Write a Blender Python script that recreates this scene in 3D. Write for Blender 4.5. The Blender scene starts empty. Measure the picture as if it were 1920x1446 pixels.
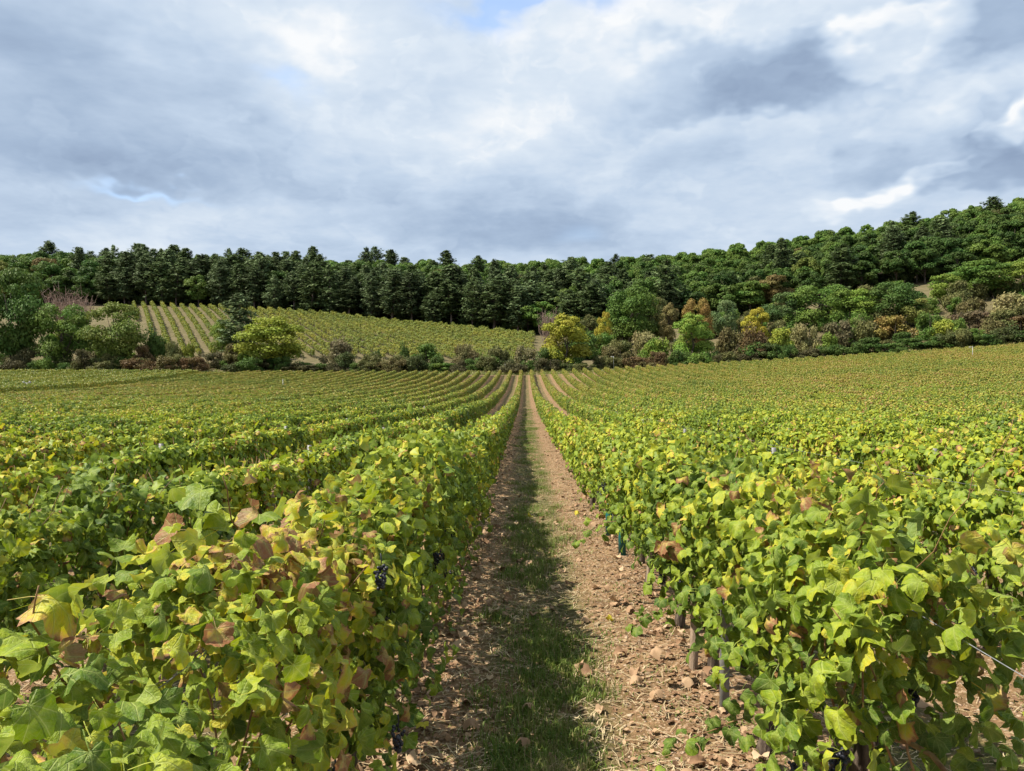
import bpy, math, random
import numpy as np
from mathutils import Matrix, Vector

random.seed(7)
rng = np.random.default_rng(11)
scene = bpy.context.scene
col = scene.collection
R = math.radians

# ------------------------------------------------------------------ camera
F = 1450.0 / 1920.0            # focal length in picture widths
cam_d = bpy.data.cameras.new('camera')
cam_d.sensor_width = 36.0
cam_d.lens = 36.0 * F
cam_d.clip_start = 0.05
cam_d.clip_end = 5000
cam = bpy.data.objects.new('camera', cam_d)
col.objects.link(cam)
cam.location = (0, 0, 1.65)
cam.rotation_euler = (R(90), 0, R(0.99))
scene.camera = cam

# ------------------------------------------------------------------ sun and exposure
SUN_AZ = R(-96)      # measured from +Y (ahead) towards +X; the sun stands to the left
SUN_EL = R(53)
sun_d = bpy.data.lights.new('sun', 'SUN')
sun_d.energy = 5.0
sun_d.angle = R(0.6)
sun_d.color = (1.0, 0.93, 0.82)
sun = bpy.data.objects.new('sun', sun_d)
col.objects.link(sun)
sdir = Vector((math.sin(SUN_AZ) * math.cos(SUN_EL), math.cos(SUN_AZ) * math.cos(SUN_EL), math.sin(SUN_EL)))
sun.rotation_euler = sdir.to_track_quat('Z', 'Y').to_euler()
sun.location = sdir * 300

vs = scene.view_settings
vs.view_transform = 'Standard'
vs.look = 'None'
vs.exposure = 0.9
vs.gamma = 1.0
vs.use_curve_mapping = False
scene.cycles.max_bounces = 4
scene.cycles.diffuse_bounces = 2
scene.cycles.glossy_bounces = 2
scene.cycles.transmission_bounces = 2
scene.cycles.transparent_max_bounces = 4
scene.cycles.use_denoising = True
scene.cycles.use_adaptive_sampling = True
scene.cycles.adaptive_threshold = 0.02


# ------------------------------------------------------------------ node helpers
class NT:
    def __init__(self, tree):
        self.t = tree
        self.n = tree.nodes
        self.l = tree.links

    def node(self, typ, **kw):
        nd = self.n.new(typ)
        for k, v in kw.items():
            setattr(nd, k, v)
        return nd

    def put(self, sock, val):
        if isinstance(val, bpy.types.NodeSocket):
            self.l.new(val, sock)
        elif val is not None:
            sock.default_value = val

    def math(self, op, a, b=None, c=None, clamp=False):
        nd = self.node('ShaderNodeMath', operation=op)
        nd.use_clamp = clamp
        self.put(nd.inputs[0], a)
        self.put(nd.inputs[1], b)
        self.put(nd.inputs[2], c)
        return nd.outputs[0]

    def vmath(self, op, a, b=None, out=0):
        nd = self.node('ShaderNodeVectorMath', operation=op)
        self.put(nd.inputs[0], a)
        self.put(nd.inputs[1], b)
        return nd.outputs[out]

    def noise(self, vec, scale, detail=3.0, rough=0.5, dist=0.0, color=False):
        nd = self.node('ShaderNodeTexNoise')
        self.put(nd.inputs['Vector'], vec)
        nd.inputs['Scale'].default_value = scale
        nd.inputs['Detail'].default_value = detail
        nd.inputs['Roughness'].default_value = rough
        nd.inputs['Distortion'].default_value = dist
        return nd.outputs['Color' if color else 'Fac']

    def mix(self, fac, a, b, blend='MIX'):
        nd = self.node('ShaderNodeMix', data_type='RGBA', blend_type=blend)
        self.put(nd.inputs[0], fac)
        self.put(nd.inputs[6], a)
        self.put(nd.inputs[7], b)
        return nd.outputs[2]

    def ramp(self, fac, stops, interp='LINEAR'):
        nd = self.node('ShaderNodeValToRGB')
        self.put(nd.inputs[0], fac)
        cr = nd.color_ramp
        cr.interpolation = interp
        while len(cr.elements) < len(stops):
            cr.elements.new(0.5)
        for e, (p, c) in zip(cr.elements, stops):
            e.position = p
            e.color = (*c, 1) if len(c) == 3 else c
        return nd.outputs[0]

    def step(self, x, a, b):
        nd = self.node('ShaderNodeMapRange', interpolation_type='SMOOTHSTEP')
        self.put(nd.inputs[0], x)
        nd.inputs[1].default_value = a
        nd.inputs[2].default_value = b
        return nd.outputs[0]


# ------------------------------------------------------------------ world: sky with broken cloud
world = bpy.data.worlds.new('World')
scene.world = world
world.use_nodes = True
world.cycles.sampling_method = 'MANUAL'
world.cycles.sample_map_resolution = 256
w = NT(world.node_tree)
w.n.clear()
sky = w.node('ShaderNodeTexSky', sky_type='NISHITA')
sky.sun_disc = False
sky.sun_elevation = SUN_EL
sky.sun_rotation = SUN_AZ
sky.air_density = 1.0
sky.dust_density = 0.6
sky.ozone_density = 1.6
tc = w.node('ShaderNodeTexCoord')
D = tc.outputs['Generated']
sep = w.node('ShaderNodeSeparateXYZ')
w.put(sep.inputs[0], D)
dx, dy, dz = sep.outputs
AZ = w.math('ARCTAN2', dx, dy)
EL = w.math('ARCSINE', dz)
# a cloud layer seen from below: project the direction on a curved deck
den = w.math('ADD', w.math('MAXIMUM', dz, 0.0), 0.16)
deck = w.node('ShaderNodeCombineXYZ')
w.put(deck.inputs[0], w.math('DIVIDE', dx, den))
w.put(deck.inputs[1], w.math('DIVIDE', dy, den))
w.put(deck.inputs[2], w.math('MULTIPLY', dz, 1.5))
deck = deck.outputs[0]
n_big = w.noise(deck, 0.75, 3.0, 0.55, 0.3)
n_mid = w.noise(w.vmath('ADD', deck, (7.3, 2.1, 4.0)), 1.7, 5.0, 0.6, 0.25)
ang = w.node('ShaderNodeCombineXYZ')
w.put(ang.inputs[0], AZ)
w.put(ang.inputs[1], w.math('MULTIPLY', EL, 1.7))
w.put(ang.inputs[2], w.math('MULTIPLY', dz, 0.3))
ang = ang.outputs[0]
warp = w.vmath('SUBTRACT', w.noise(ang, 5.0, 4.0, 0.58, color=True), (0.5, 0.5, 0.5))
warp2 = w.vmath('SUBTRACT', w.noise(w.vmath('ADD', ang, (3.0, 1.0, 0.0)), 13.0, 3.0, 0.6, color=True), (0.5, 0.5, 0.5))
ws = w.node('ShaderNodeVectorMath', operation='SCALE')
w.put(ws.inputs[0], warp)
ws.inputs['Scale'].default_value = 0.20
ws2 = w.node('ShaderNodeVectorMath', operation='SCALE')
w.put(ws2.inputs[0], warp2)
ws2.inputs['Scale'].default_value = 0.05
ae = w.node('ShaderNodeCombineXYZ')
w.put(ae.inputs[0], AZ)
w.put(ae.inputs[1], EL)
AE = w.vmath('ADD', w.vmath('ADD', ae.outputs[0], ws.outputs[0]), ws2.outputs[0])


def sky_pt(px, py):
    x = (px - 985) / 1450
    z = (723 - py) / 1450
    return math.atan(x), math.atan(z / math.sqrt(1 + x * x))


def blob(px, py, rx, ry, amp, acc, hard=None):
    a, e = sky_pt(px, py)
    v = w.vmath('SUBTRACT', AE, (a, e, 0))
    v = w.vmath('MULTIPLY', v, (1450 / rx, 1450 / ry, 0))
    d = w.vmath('DOT_PRODUCT', v, v, 1)
    if hard:
        g = w.step(d, 1.0 + hard, 1.0 - hard)
    else:
        g = w.math('POWER', 0.3679, d)
    return w.math('MULTIPLY_ADD', g, amp, acc)


# light inside the cloud: negative = thick grey base, positive = thin bright cloud
L = w.math('MULTIPLY_ADD', w.math('SUBTRACT', n_mid, 0.5), 0.95, 0.655)
L = w.math('MULTIPLY_ADD', w.math('SUBTRACT', n_big, 0.5), 0.5, L)
n_fine = w.noise(w.vmath('ADD', deck, (1.3, 5.1, 2.0)), 5.5, 4.0, 0.62, 0.0)
L = w.math('MULTIPLY_ADD', w.math('SUBTRACT', n_fine, 0.5), 0.32, L)
# crisp-edged lumps lying over the soft layer
lump = w.step(w.noise(w.vmath('ADD', AE, (2.0, 7.0, 1.0)), 7.0, 4.0, 0.55), 0.50, 0.56)
L = w.math('MULTIPLY_ADD', w.math('SUBTRACT', lump, 0.5), 0.07, L)
for b in [
    (230, 140, 330, 70, -.26), (120, 280, 300, 75, -.28), (430, 300, 190, 45, -.18), (480, 60, 260, 45, .10),
    (650, 110, 130, 60, .14), (800, 160, 200, 45, -.10), (870, 235, 300, 45, .06), (620, 240, 230, 40, .08),
    (950, 210, 110, 55, .06), (240, 365, 180, 28, .12), (860, 400, 220, 40, -.26), (1000, 340, 260, 30, -.08),
    (1060, 110, 130, 110, .06), (1250, 40, 260, 55, .16), (1560, 290, 240, 40, -.16),
    (1180, 270, 180, 40, .08), (1090, 430, 220, 45, -.18),
    (1850, 330, 130, 90, -.20), (1870, 50, 120, 70, -.30), (1640, 372, 150, 40, .16), (1700, 180, 120, 50, .12),
]:
    L = blob(*b, L)
# the dark flat-based cumulus and the sunlit rims behind it
for b in [(1690, 60, 110, 62, .40, .5), (1850, 150, 120, 36, .16, .7), (1900, 255, 60, 46, .36, .5), (1835, 260, 40, 34, .3, .5),
          (1400, 150, 205, 78, -.32, .5), (1560, 160, 190, 62, -.22, .6), (1450, 195, 260, 30, -.08, .9),
          (1860, 320, 130, 60, -.32, .45), (1900, 60, 110, 62, -.2, .7), (1560, 388, 60, 22, .16, .9), (1625, 368, 62, 24, .22, .8), (1690, 338, 48, 22, .22, .8), (1745, 305, 40, 20, .2, .8)]:
    L = blob(*b[:5], L, hard=b[5])
ccol = w.ramp(L, [(0.0, (.285, .375, .53)), (0.28, (.39, .50, .665)), (0.55, (.54, .655, .81)), (0.8, (.71, .80, .905)), (1.0, (.94, .96, .98))])
csc = w.node('ShaderNodeVectorMath', operation='SCALE')
w.put(csc.inputs[0], ccol)
csc.inputs['Scale'].default_value = 3.62
# coverage: small blue holes
cov = w.step(n_big, 0.20, 0.36)
hole = None
hacc = 0.0
for b in [(985, 10, 110, 34, 1.3), (560, 170, 45, 26, .55), (300, 352, 60, 9, .35)]:
    hacc = blob(*b, hacc)
cov = w.math('SUBTRACT', cov, w.math('MULTIPLY', w.math('MINIMUM', hacc, .75), w.step(n_mid, 0.85, 0.50)), clamp=True)
skys = w.node('ShaderNodeVectorMath', operation='SCALE')
w.put(skys.inputs[0], sky.outputs[0])
skys.inputs['Scale'].default_value = 1.0
final = w.mix(cov, skys.outputs[0], csc.outputs[0])
bg = w.node('ShaderNodeBackground')
w.put(bg.inputs[0], final)
bg.inputs[1].default_value = 0.15
out = w.node('ShaderNodeOutputWorld')
w.put(out.inputs[0], bg.outputs[0])


# ------------------------------------------------------------------ materials
def new_mat(name):
    m = bpy.data.materials.new(name)
    m.use_nodes = True
    t = NT(m.node_tree)
    t.n.clear()
    o = t.node('ShaderNodeOutputMaterial')
    return m, t, o


def principled(t, color, rough=0.6, spec=0.3, normal=None):
    p = t.node('ShaderNodeBsdfPrincipled')
    t.put(p.inputs['Base Color'], color)
    t.put(p.inputs['Roughness'], rough)
    p.inputs['Specular IOR Level'].default_value = spec
    if normal is not None:
        t.put(p.inputs['Normal'], normal)
    return p.outputs[0]


def bump(t, h, strength=0.5, dist=0.02):
    b = t.node('ShaderNodeBump')
    b.inputs['Strength'].default_value = strength
    b.inputs['Distance'].default_value = dist
    t.put(b.inputs['Height'], h)
    return b.outputs[0]


def leafy(t, o, color, transl=0.35, rough=0.5, spec=0.25, tcol=None, nrm=None):
    a = principled(t, color, rough, spec, nrm)
    tr = t.node('ShaderNodeBsdfTranslucent')
    t.put(tr.inputs[0], tcol if tcol is not None else color)
    mx = t.node('ShaderNodeMixShader')
    mx.inputs[0].default_value = transl
    t.l.new(a, mx.inputs[1])
    t.l.new(tr.outputs[0], mx.inputs[2])
    t.l.new(mx.outputs[0], o.inputs[0])


def vine_leaf_material(name, shift=0.0, ramp=None, veins=False):
    m, t, o = new_mat(name)
    at = t.node('ShaderNodeAttribute', attribute_name='lc')
    s = t.node('ShaderNodeSeparateColor')
    t.put(s.inputs[0], at.outputs['Color'])
    oi = t.node('ShaderNodeObjectInfo')
    so = t.node('ShaderNodeSeparateColor')
    t.put(so.inputs[0], oi.outputs['Color'])
    geo = t.node('ShaderNodeNewGeometry')
    pos = geo.outputs['Position']
    patch = t.noise(pos, 0.09, 3, 0.6)
    plant = t.noise(pos, 0.8, 2, 0.5)
    v = t.math('ADD', s.outputs[0], so.outputs[0])
    v = t.math('ADD', v, -0.235 + shift)
    v = t.math('MULTIPLY_ADD', t.math('SUBTRACT', patch, 0.5), 0.75, v)
    v = t.math('MULTIPLY_ADD', t.math('SUBTRACT', plant, 0.5), 0.5, v, )
    fine = t.noise(pos, 55, 3, 0.6)
    v2 = t.math('MULTIPLY_ADD', t.math('SUBTRACT', fine, 0.5), 0.45 if veins else 0.30, v)
    if veins:
        blot = t.noise(pos, 19, 3, 0.6)
        v2 = t.math('MULTIPLY_ADD', t.math('SUBTRACT', blot, 0.5), 0.50, v2)
    # margins turn first
    v2 = t.math('MULTIPLY_ADD', t.math('MULTIPLY', t.math('MULTIPLY', s.outputs[2], s.outputs[2]), t.step(v, 0.30, 0.85)), 0.34, v2, clamp=True)
    c = t.ramp(v2, ramp or [(0.0, (.036, .080, .009)), (0.18, (.086, .150, .012)), (0.40, (.200, .272, .016)), (0.60, (.345, .380, .022)),
                    (0.78, (.470, .400, .030)), (0.87, (.470, .310, .058)), (0.94, (.420, .240, .095)), (1.0, (.250, .110, .050))])
    # pale veins along the ridge of each leaf
    c = t.mix(t.math('MULTIPLY', s.outputs[1], 0.30), c, (.36, .40, .12, 1))
    nrm = None
    if veins:
        lu = t.node('ShaderNodeAttribute', attribute_name='luv')
        ls = t.node('ShaderNodeSeparateXYZ')
        t.put(ls.inputs[0], lu.outputs['Vector'])
        lx, ly = t.math('ABSOLUTE', ls.outputs[0]), t.math('SUBTRACT', ls.outputs[1], .10)
        phi = t.math('ARCTAN2', lx, ly)
        rr = t.math('SQRT', t.math('ADD', t.math('MULTIPLY', lx, lx), t.math('MULTIPLY', ly, ly)))
        dv = None
        for c_ in (0.0, .66, 1.38, 2.1):
            q = t.math('MULTIPLY', t.math('ABSOLUTE', t.math('SUBTRACT', phi, c_)), rr)
            dv = q if dv is None else t.math('MINIMUM', dv, q)
        main = t.step(dv, .022, .006)
        side_ = t.math('ABSOLUTE', t.math('SINE', t.math('MULTIPLY', t.math('ADD', rr, t.math('MULTIPLY', dv, -.9)), 34)))
        side_ = t.math('MULTIPLY', t.step(side_, .30, .05), .5)
        vn = t.math('MAXIMUM', main, side_)
        c = t.mix(t.math('MULTIPLY', vn, 0.42), c, (.38, .42, .13, 1))
        puck = t.noise(lu.outputs['Vector'], 9, 2, .5)
        nrm = bump(t, t.math('ADD', t.math('MULTIPLY', vn, -.6), t.math('MULTIPLY', puck, 1.2)), .55, .006)
    under = t.mix(0.22, c, (.20, .26, .11, 1))
    c = t.mix(geo.outputs['Backfacing'], c, under)
    hs = t.node('ShaderNodeHueSaturation')
    t.put(hs.inputs['Color'], c)
    hs.inputs['Saturation'].default_value = 1.05
    hs.inputs['Value'].default_value = 1.25
    leafy(t, o, c, 0.28, 0.50, 0.20, hs.outputs[0], nrm)
    return m


M_VINE = vine_leaf_material('vine_leaf')
M_VINE_NEAR = vine_leaf_material('vine_leaf_near', 0.0, None, True)
M_VINE_MID = vine_leaf_material('vine_leaf_mid', 0.0, [(0.0, (.036, .078, .010)), (0.2, (.082, .138, .013)), (0.42, (.175, .228, .018)), (0.62, (.295, .305, .027)), (0.78, (.395, .320, .036)), (0.88, (.430, .270, .065)), (1.0, (.250, .120, .055))])
M_VINE_FAR = vine_leaf_material('vine_leaf_far', 0.12, [(0.0, (.040, .078, .013)), (0.25, (.092, .136, .017)), (0.5, (.175, .205, .025)), (0.7, (.285, .255, .038)), (0.85, (.330, .215, .060)), (1.0, (.200, .100, .050))])
M_VINE_YELLOW = vine_leaf_material('vine_leaf_young', 0.02, [(0.0, (.055, .095, .018)), (0.3, (.115, .155, .022)), (0.6, (.205, .215, .028)), (0.85, (.320, .275, .035)), (1.0, (.330, .230, .050))])


def crown_material(name, transl=0.28, pale=0.0):
    m, t, o = new_mat(name)
    at = t.node('ShaderNodeAttribute', attribute_name='lc')
    s = t.node('ShaderNodeSeparateColor')
    t.put(s.inputs[0], at.outputs['Color'])
    oi = t.node('ShaderNodeObjectInfo')
    geo = t.node('ShaderNodeNewGeometry')
    base = oi.outputs['Color']
    n = t.noise(geo.outputs['Position'], 0.5, 2, 0.5)
    k = t.math('ADD', t.math('MULTIPLY', s.outputs[0], 0.7), t.math('MULTIPLY', n, 0.7))
    k = t.math('MULTIPLY_ADD', t.math('SUBTRACT', oi.outputs['Random'], .5), 0.35, k)
    hs = t.node('ShaderNodeHueSaturation')
    t.put(hs.inputs['Color'], base)
    t.put(hs.inputs['Value'], t.math('ADD', k, 0.55))
    t.put(hs.inputs['Hue'], t.math('MULTIPLY_ADD', t.math('SUBTRACT', s.outputs[1], 0.5), 0.05, 0.5))
    leafy(t, o, hs.outputs[0], transl, 0.6, 0.15)
    return m


M_CROWN = crown_material('broadleaf_foliage')
M_NEEDLE = crown_material('pine_needles', 0.10)


def simple_mat(name, c1, c2, scale, rough=0.8, spec=0.2, bumpk=0.0, bscale=None, coord='Object', stretch=None):
    m, t, o = new_mat(name)
    tcn = t.node('ShaderNodeTexCoord')
    v = tcn.outputs[coord]
    if stretch:
        mp = t.node('ShaderNodeMapping')
        t.put(mp.inputs[0], v)
        mp.inputs['Scale'].default_value = stretch
        v = mp.outputs[0]
    n = t.noise(v, scale, 4, 0.6)
    c = t.mix(t.step(n, 0.3, 0.7), (*c1, 1), (*c2, 1))
    nm = bump(t, t.noise(v, bscale or scale * 2, 4, 0.65), bumpk, 0.02) if bumpk else None
    p = principled(t, c, rough, spec, nm)
    t.l.new(p, o.inputs[0])
    return m


M_BARK = simple_mat('bark', (.055, .042, .032), (.14, .115, .09), 9, 0.9, 0.1, 0.8, 20, stretch=(1, 1, .25))
M_PINEBARK = simple_mat('pine_bark', (.10, .075, .06), (.20, .155, .13), 2, 0.9, 0.1, 0.4, 6, stretch=(1, 1, .3))
M_VTRUNK = simple_mat('vine_trunk_bark', (.045, .033, .026), (.15, .115, .085), 35, 0.95, 0.1, 1.0, 60, stretch=(1, 1, .18))
M_SHOOT = simple_mat('vine_shoot', (.16, .075, .035), (.27, .17, .07), 30, 0.6, 0.3)
M_TWIG = simple_mat('dry_twigs', (.25, .165, .13), (.36, .27, .21), 1.2, 0.9, 0.1)
M_WIRE = simple_mat('galvanised_wire', (.16, .165, .17), (.24, .245, .25), 40, 0.4, 0.5)
M_POST = simple_mat('galvanised_post', (.13, .13, .125), (.22, .215, .20), 18, 0.55, 0.4)
M_STAKE = simple_mat('wooden_stake', (.22, .155, .105), (.36, .275, .20), 22, 0.9, 0.15, 0.6, 50, stretch=(1, 1, .15))
M_WHITE = simple_mat('white_painted_metal', (.34, .34, .33), (.46, .46, .45), 5, 0.5, 0.3)
M_GUARD = simple_mat('green_plastic_guard', (.006, .085, .075), (.012, .125, .11), 12, 0.45, 0.4)
M_STONE = simple_mat('limestone', (.21, .145, .085), (.39, .295, .195), 14, 0.9, 0.15, 0.6, 40)
M_STRAW = simple_mat('straw', (.30, .23, .13), (.46, .37, .22), 6, 0.85, 0.2, coord='Object')

# grapes
m, t, o = new_mat('dark_grape_skin')
tcn = t.node('ShaderNodeTexCoord')
c = t.mix(t.noise(tcn.outputs['Object'], 45, 3, 0.6), (.006, .005, .009, 1), (.022, .024, .036, 1))
t.l.new(principled(t, c, 0.45, 0.5), o.inputs[0])
M_GRAPE = m

# fallen leaves
m, t, o = new_mat('dry_fallen_leaf')
oi = t.node('ShaderNodeObjectInfo')
geo = t.node('ShaderNodeNewGeometry')
at = t.node('ShaderNodeAttribute', attribute_name='lc')
s = t.node('ShaderNodeSeparateColor')
t.put(s.inputs[0], at.outputs['Color'])
n = t.noise(geo.outputs['Position'], 40, 3, 0.6)
k = t.math('ADD', s.outputs[0], t.math('MULTIPLY_ADD', n, 0.35, -0.17), clamp=True)
oi_s = t.node('ShaderNodeSeparateColor')
t.put(oi_s.inputs[0], oi.outputs['Color'])
k = t.math('ADD', k, t.math('SUBTRACT', oi_s.outputs[0], 0.2), clamp=True)
c = t.ramp(k, [(0.0, (.12, .066, .036)), (.3, (.27, .16, .088)), (.6, (.40, .265, .155)), (.85, (.50, .37, .23)), (.95, (.47, .40, .06)), (1.0, (.5, .43, .04))])
leafy(t, o, c, 0.15, 0.7, 0.2)
M_FALLEN = m

# grass
m, t, o = new_mat('grass_blade')
geo = t.node('ShaderNodeNewGeometry')
at = t.node('ShaderNodeAttribute', attribute_name='lc')
s = t.node('ShaderNodeSeparateColor')
t.put(s.inputs[0], at.outputs['Color'])
n = t.noise(geo.outputs['Position'], 2.5, 3, 0.6)
k = t.math('MULTIPLY_ADD', t.math('SUBTRACT', n, 0.5), 0.7, s.outputs[0], clamp=True)
c = t.ramp(k, [(0.0, (.065, .125, .018)), (.38, (.125, .195, .028)), (.62, (.195, .215, .045)), (.80, (.27, .22, .095)), (1.0, (.40, .30, .17))])
leafy(t, o, c, 0.3, 0.55, 0.25)
M_GRASS = m

# ground: stony tan soil with dead grass in the alleys, dry grass on the slopes, leaf litter under the trees
m, t, o = new_mat('vineyard_soil')
geo = t.node('ShaderNodeNewGeometry')
pos = geo.outputs['Position']
at = t.node('ShaderNodeAttribute', attribute_name='lc')
s = t.node('ShaderNodeSeparateColor')
t.put(s.inputs[0], at.outputs['Color'])
n1 = t.noise(pos, 1.3, 5, 0.6)
n2 = t.noise(pos, 9, 5, 0.65)
n3 = t.noise(pos, 60, 4, 0.7)
vor = t.node('ShaderNodeTexVoronoi')
t.put(vor.inputs['Vector'], pos)
vor.inputs['Scale'].default_value = 26
vor.inputs['Randomness'].default_value = 1.0
vor2 = t.node('ShaderNodeTexVoronoi')
t.put(vor2.inputs['Vector'], pos)
vor2.inputs['Scale'].default_value = 70
k = t.math('ADD', t.math('MULTIPLY', n2, 0.55), t.math('MULTIPLY', n3, 0.45))
soil = t.ramp(k, [(0.25, (.052, .031, .016)), (.43, (.138, .084, .040)), (.56, (.235, .148, .074)), (.72, (.37, .25, .135))])
sv = t.node('ShaderNodeSeparateColor')
t.put(sv.inputs[0], vor.outputs['Color'])
stone = t.math('MULTIPLY', t.step(vor.outputs['Distance'], .016 * 26, .010 * 26), t.step(sv.outputs[0], .62, .66))
soil = t.mix(t.math('MULTIPLY', stone, .85), soil, t.mix(sv.outputs[1], (.36, .235, .15, 1), (.56, .43, .31, 1)))
sv2 = t.node('ShaderNodeSeparateColor')
t.put(sv2.inputs[0], vor2.outputs['Color'])
soil = t.mix(t.math('MULTIPLY', t.step(sv2.outputs[0], .7, .75), .5), soil, t.mix(sv2.outputs[1], (.30, .15, .085, 1), (.52, .40, .27, 1)))
mossy = t.ramp(t.noise(pos, 22, 4, 0.7), [(0.3, (.045, .042, .016)), (.5, (.090, .088, .030)), (.68, (.16, .115, .05)), (.8, (.24, .18, .085))])
soil = t.mix(t.math('MULTIPLY', t.step(t.noise(pos, 3.2, 5, .7), .50, .66), .45), soil, (.105, .066, .034, 1))
alley = t.math('MULTIPLY', s.outputs[0], t.step(t.math('ADD', t.math('MULTIPLY', n1, .6), t.math('MULTIPLY', n2, .4)), .36, .56))
soil = t.mix(alley, soil, mossy)
dry = t.ramp(t.math('ADD', t.math('MULTIPLY', t.noise(pos, .35, 4, .6), .6), t.math('MULTIPLY', n1, .4)), [(0.3, (.075, .072, .030)), (.5, (.120, .100, .050)), (.7, (.170, .135, .080))])
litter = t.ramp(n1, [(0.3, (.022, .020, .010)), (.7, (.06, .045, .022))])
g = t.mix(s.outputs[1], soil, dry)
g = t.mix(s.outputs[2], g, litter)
hb = t.math('ADD', t.math('MULTIPLY', n3, .5), t.math('ADD', t.math('MULTIPLY', n2, .8), t.math('MULTIPLY', stone, .6)))
t.l.new(principled(t, g, 0.92, 0.12, bump(t, hb, 0.9, 0.03)), o.inputs[0])
M_GROUND = m


# ------------------------------------------------------------------ mesh helpers
class MB:
    """Collects vertices, faces and a per-vertex colour, and links them as one mesh object."""

    def __init__(self):
        self.V, self.Fc, self.C, self.nv = [], [], [], 0
        self.U = []

    def add(self, V, faces, C=None):
        V = np.asarray(V, float).reshape(-1, 3)
        self.V.append(V)
        self.C.append(np.zeros((len(V), 3)) if C is None else np.broadcast_to(np.asarray(C, float), (len(V), 3)))
        self.Fc.append([tuple(int(i) + self.nv for i in f) for f in faces])
        self.nv += len(V)

    def add_many(self, tV, tF, pos, Rm, scale, C=None, tC=None):
        """Copies of one template: pos (n,3), Rm (n,3,3) with columns = axes, scale (n,), C (n,3)."""
        n, k = len(pos), len(tV)
        if n == 0:
            return
        V = np.einsum('nij,kj->nki', Rm, tV) * np.asarray(scale).reshape(n, 1, 1) + pos[:, None, :]
        cc = np.zeros((n, k, 3))
        if C is not None:
            cc += C[:, None, :]
        if tC is not None:
            cc += tC[None]
        self.V.append(V.reshape(-1, 3))
        self.U.append(np.tile(tV, (n, 1)))
        self.C.append(cc.reshape(-1, 3))
        off = (np.arange(n) * k + self.nv)
        for size in sorted(set(len(f) for f in tF)):
            fa = np.array([f for f in tF if len(f) == size])
            self.Fc.append((fa[None] + off[:, None, None]).reshape(-1, size))
        self.nv += n * k

    def tube(self, pts, radii, sides=6, C=None, cap=True):
        pts = np.asarray(pts, float)
        n = len(pts)
        rings = []
        for i in range(n):
            d = pts[min(i + 1, n - 1)] - pts[max(i - 1, 0)]
            d = d / (np.linalg.norm(d) + 1e-9)
            a = np.cross(d, (0.31, 0.95, 0.05) if abs(d[1]) < .8 else (1, 0, 0))
            a /= np.linalg.norm(a) + 1e-9
            b = np.cross(d, a)
            th = np.arange(sides) * 2 * math.pi / sides
            rings.append(pts[i] + radii[i] * (np.cos(th)[:, None] * a + np.sin(th)[:, None] * b))
        V = np.concatenate(rings)
        fs = [(i * sides + j, i * sides + (j + 1) % sides, (i + 1) * sides + (j + 1) % sides, (i + 1) * sides + j)
              for i in range(n - 1) for j in range(sides)]
        if cap:
            fs.append(tuple(range(sides))[::-1])
            fs.append(tuple((n - 1) * sides + j for j in range(sides)))
        self.add(V, fs, C)

    def box(self, c, s):
        x, y, z = c
        a, b, h = s[0] / 2, s[1] / 2, s[2] / 2
        V = [(x + i * a, y + j * b, z + k * h) for i in (-1, 1) for j in (-1, 1) for k in (-1, 1)]
        self.add(V, [(0, 1, 3, 2), (4, 6, 7, 5), (0, 4, 5, 1), (2, 3, 7, 6), (0, 2, 6, 4), (1, 5, 7, 3)])

    def mesh(self, name, mat, smooth=False):
        V = np.concatenate(self.V) if self.V else np.zeros((0, 3))
        C = np.concatenate(self.C) if self.C else np.zeros((0, 3))
        starts, idx, pos_ = [], [], 0
        for f in self.Fc:
            if isinstance(f, np.ndarray):
                if len(f) == 0:
                    continue
                k = f.shape[1]
                starts.append(np.arange(len(f)) * k + pos_)
                idx.append(f.reshape(-1))
                pos_ += f.size
            else:
                for q in f:
                    starts.append(np.array([pos_]))
                    idx.append(np.array(q))
                    pos_ += len(q)
        me = bpy.data.meshes.new(name)
        me.vertices.add(len(V))
        me.vertices.foreach_set('co', V.astype(np.float32).ravel())
        li = np.concatenate(idx).astype(np.int32)
        st = np.concatenate(starts).astype(np.int32)
        me.loops.add(len(li))
        me.loops.foreach_set('vertex_index', li)
        me.polygons.add(len(st))
        me.polygons.foreach_set('loop_start', st)
        me.update(calc_edges=True)
        me.validate()
        a = me.attributes.new('lc', 'FLOAT_COLOR', 'POINT')
        a.data.foreach_set('color', np.concatenate([C, np.ones((len(C), 1))], 1).astype(np.float32).ravel())
        if mat is not None and mat.name == 'vine_leaf_near' and self.U:
            a = me.attributes.new('luv', 'FLOAT_VECTOR', 'POINT')
            a.data.foreach_set('vector', np.concatenate(self.U).astype(np.float32).ravel())
        if smooth:
            me.polygons.foreach_set('use_smooth', np.ones(len(st), bool))
        if mat is not None:
            me.materials.append(mat)
        return me

    def build(self, name, mat, parent=None, smooth=False):
        return link(name, self.mesh(name, mat, smooth), parent)


def link(name, me, parent=None, mat4=None, color=None):
    ob = bpy.data.objects.new(name, me)
    col.objects.link(ob)
    if parent is not None:
        ob.parent = parent
    if mat4 is not None:
        ob.matrix_basis = mat4
    if color is not None:
        ob.color = (*color, 1)
    return ob


def tag(ob, label=None, cat=None, group=None, kind=None):
    for k, v in (('label', label), ('category', cat), ('group', group), ('kind', kind)):
        if v:
            ob[k] = v
    return ob


def empty(name, loc, rz=0.0, scale=(1, 1, 1)):
    ob = bpy.data.objects.new(name, None)
    col.objects.link(ob)
    ob.empty_display_size = 0.2
    ob.location = loc
    ob.rotation_euler = (0, 0, rz)
    ob.scale = scale
    return ob


def unit(a):
    return a / (np.linalg.norm(a, axis=-1, keepdims=True) + 1e-9)


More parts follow.
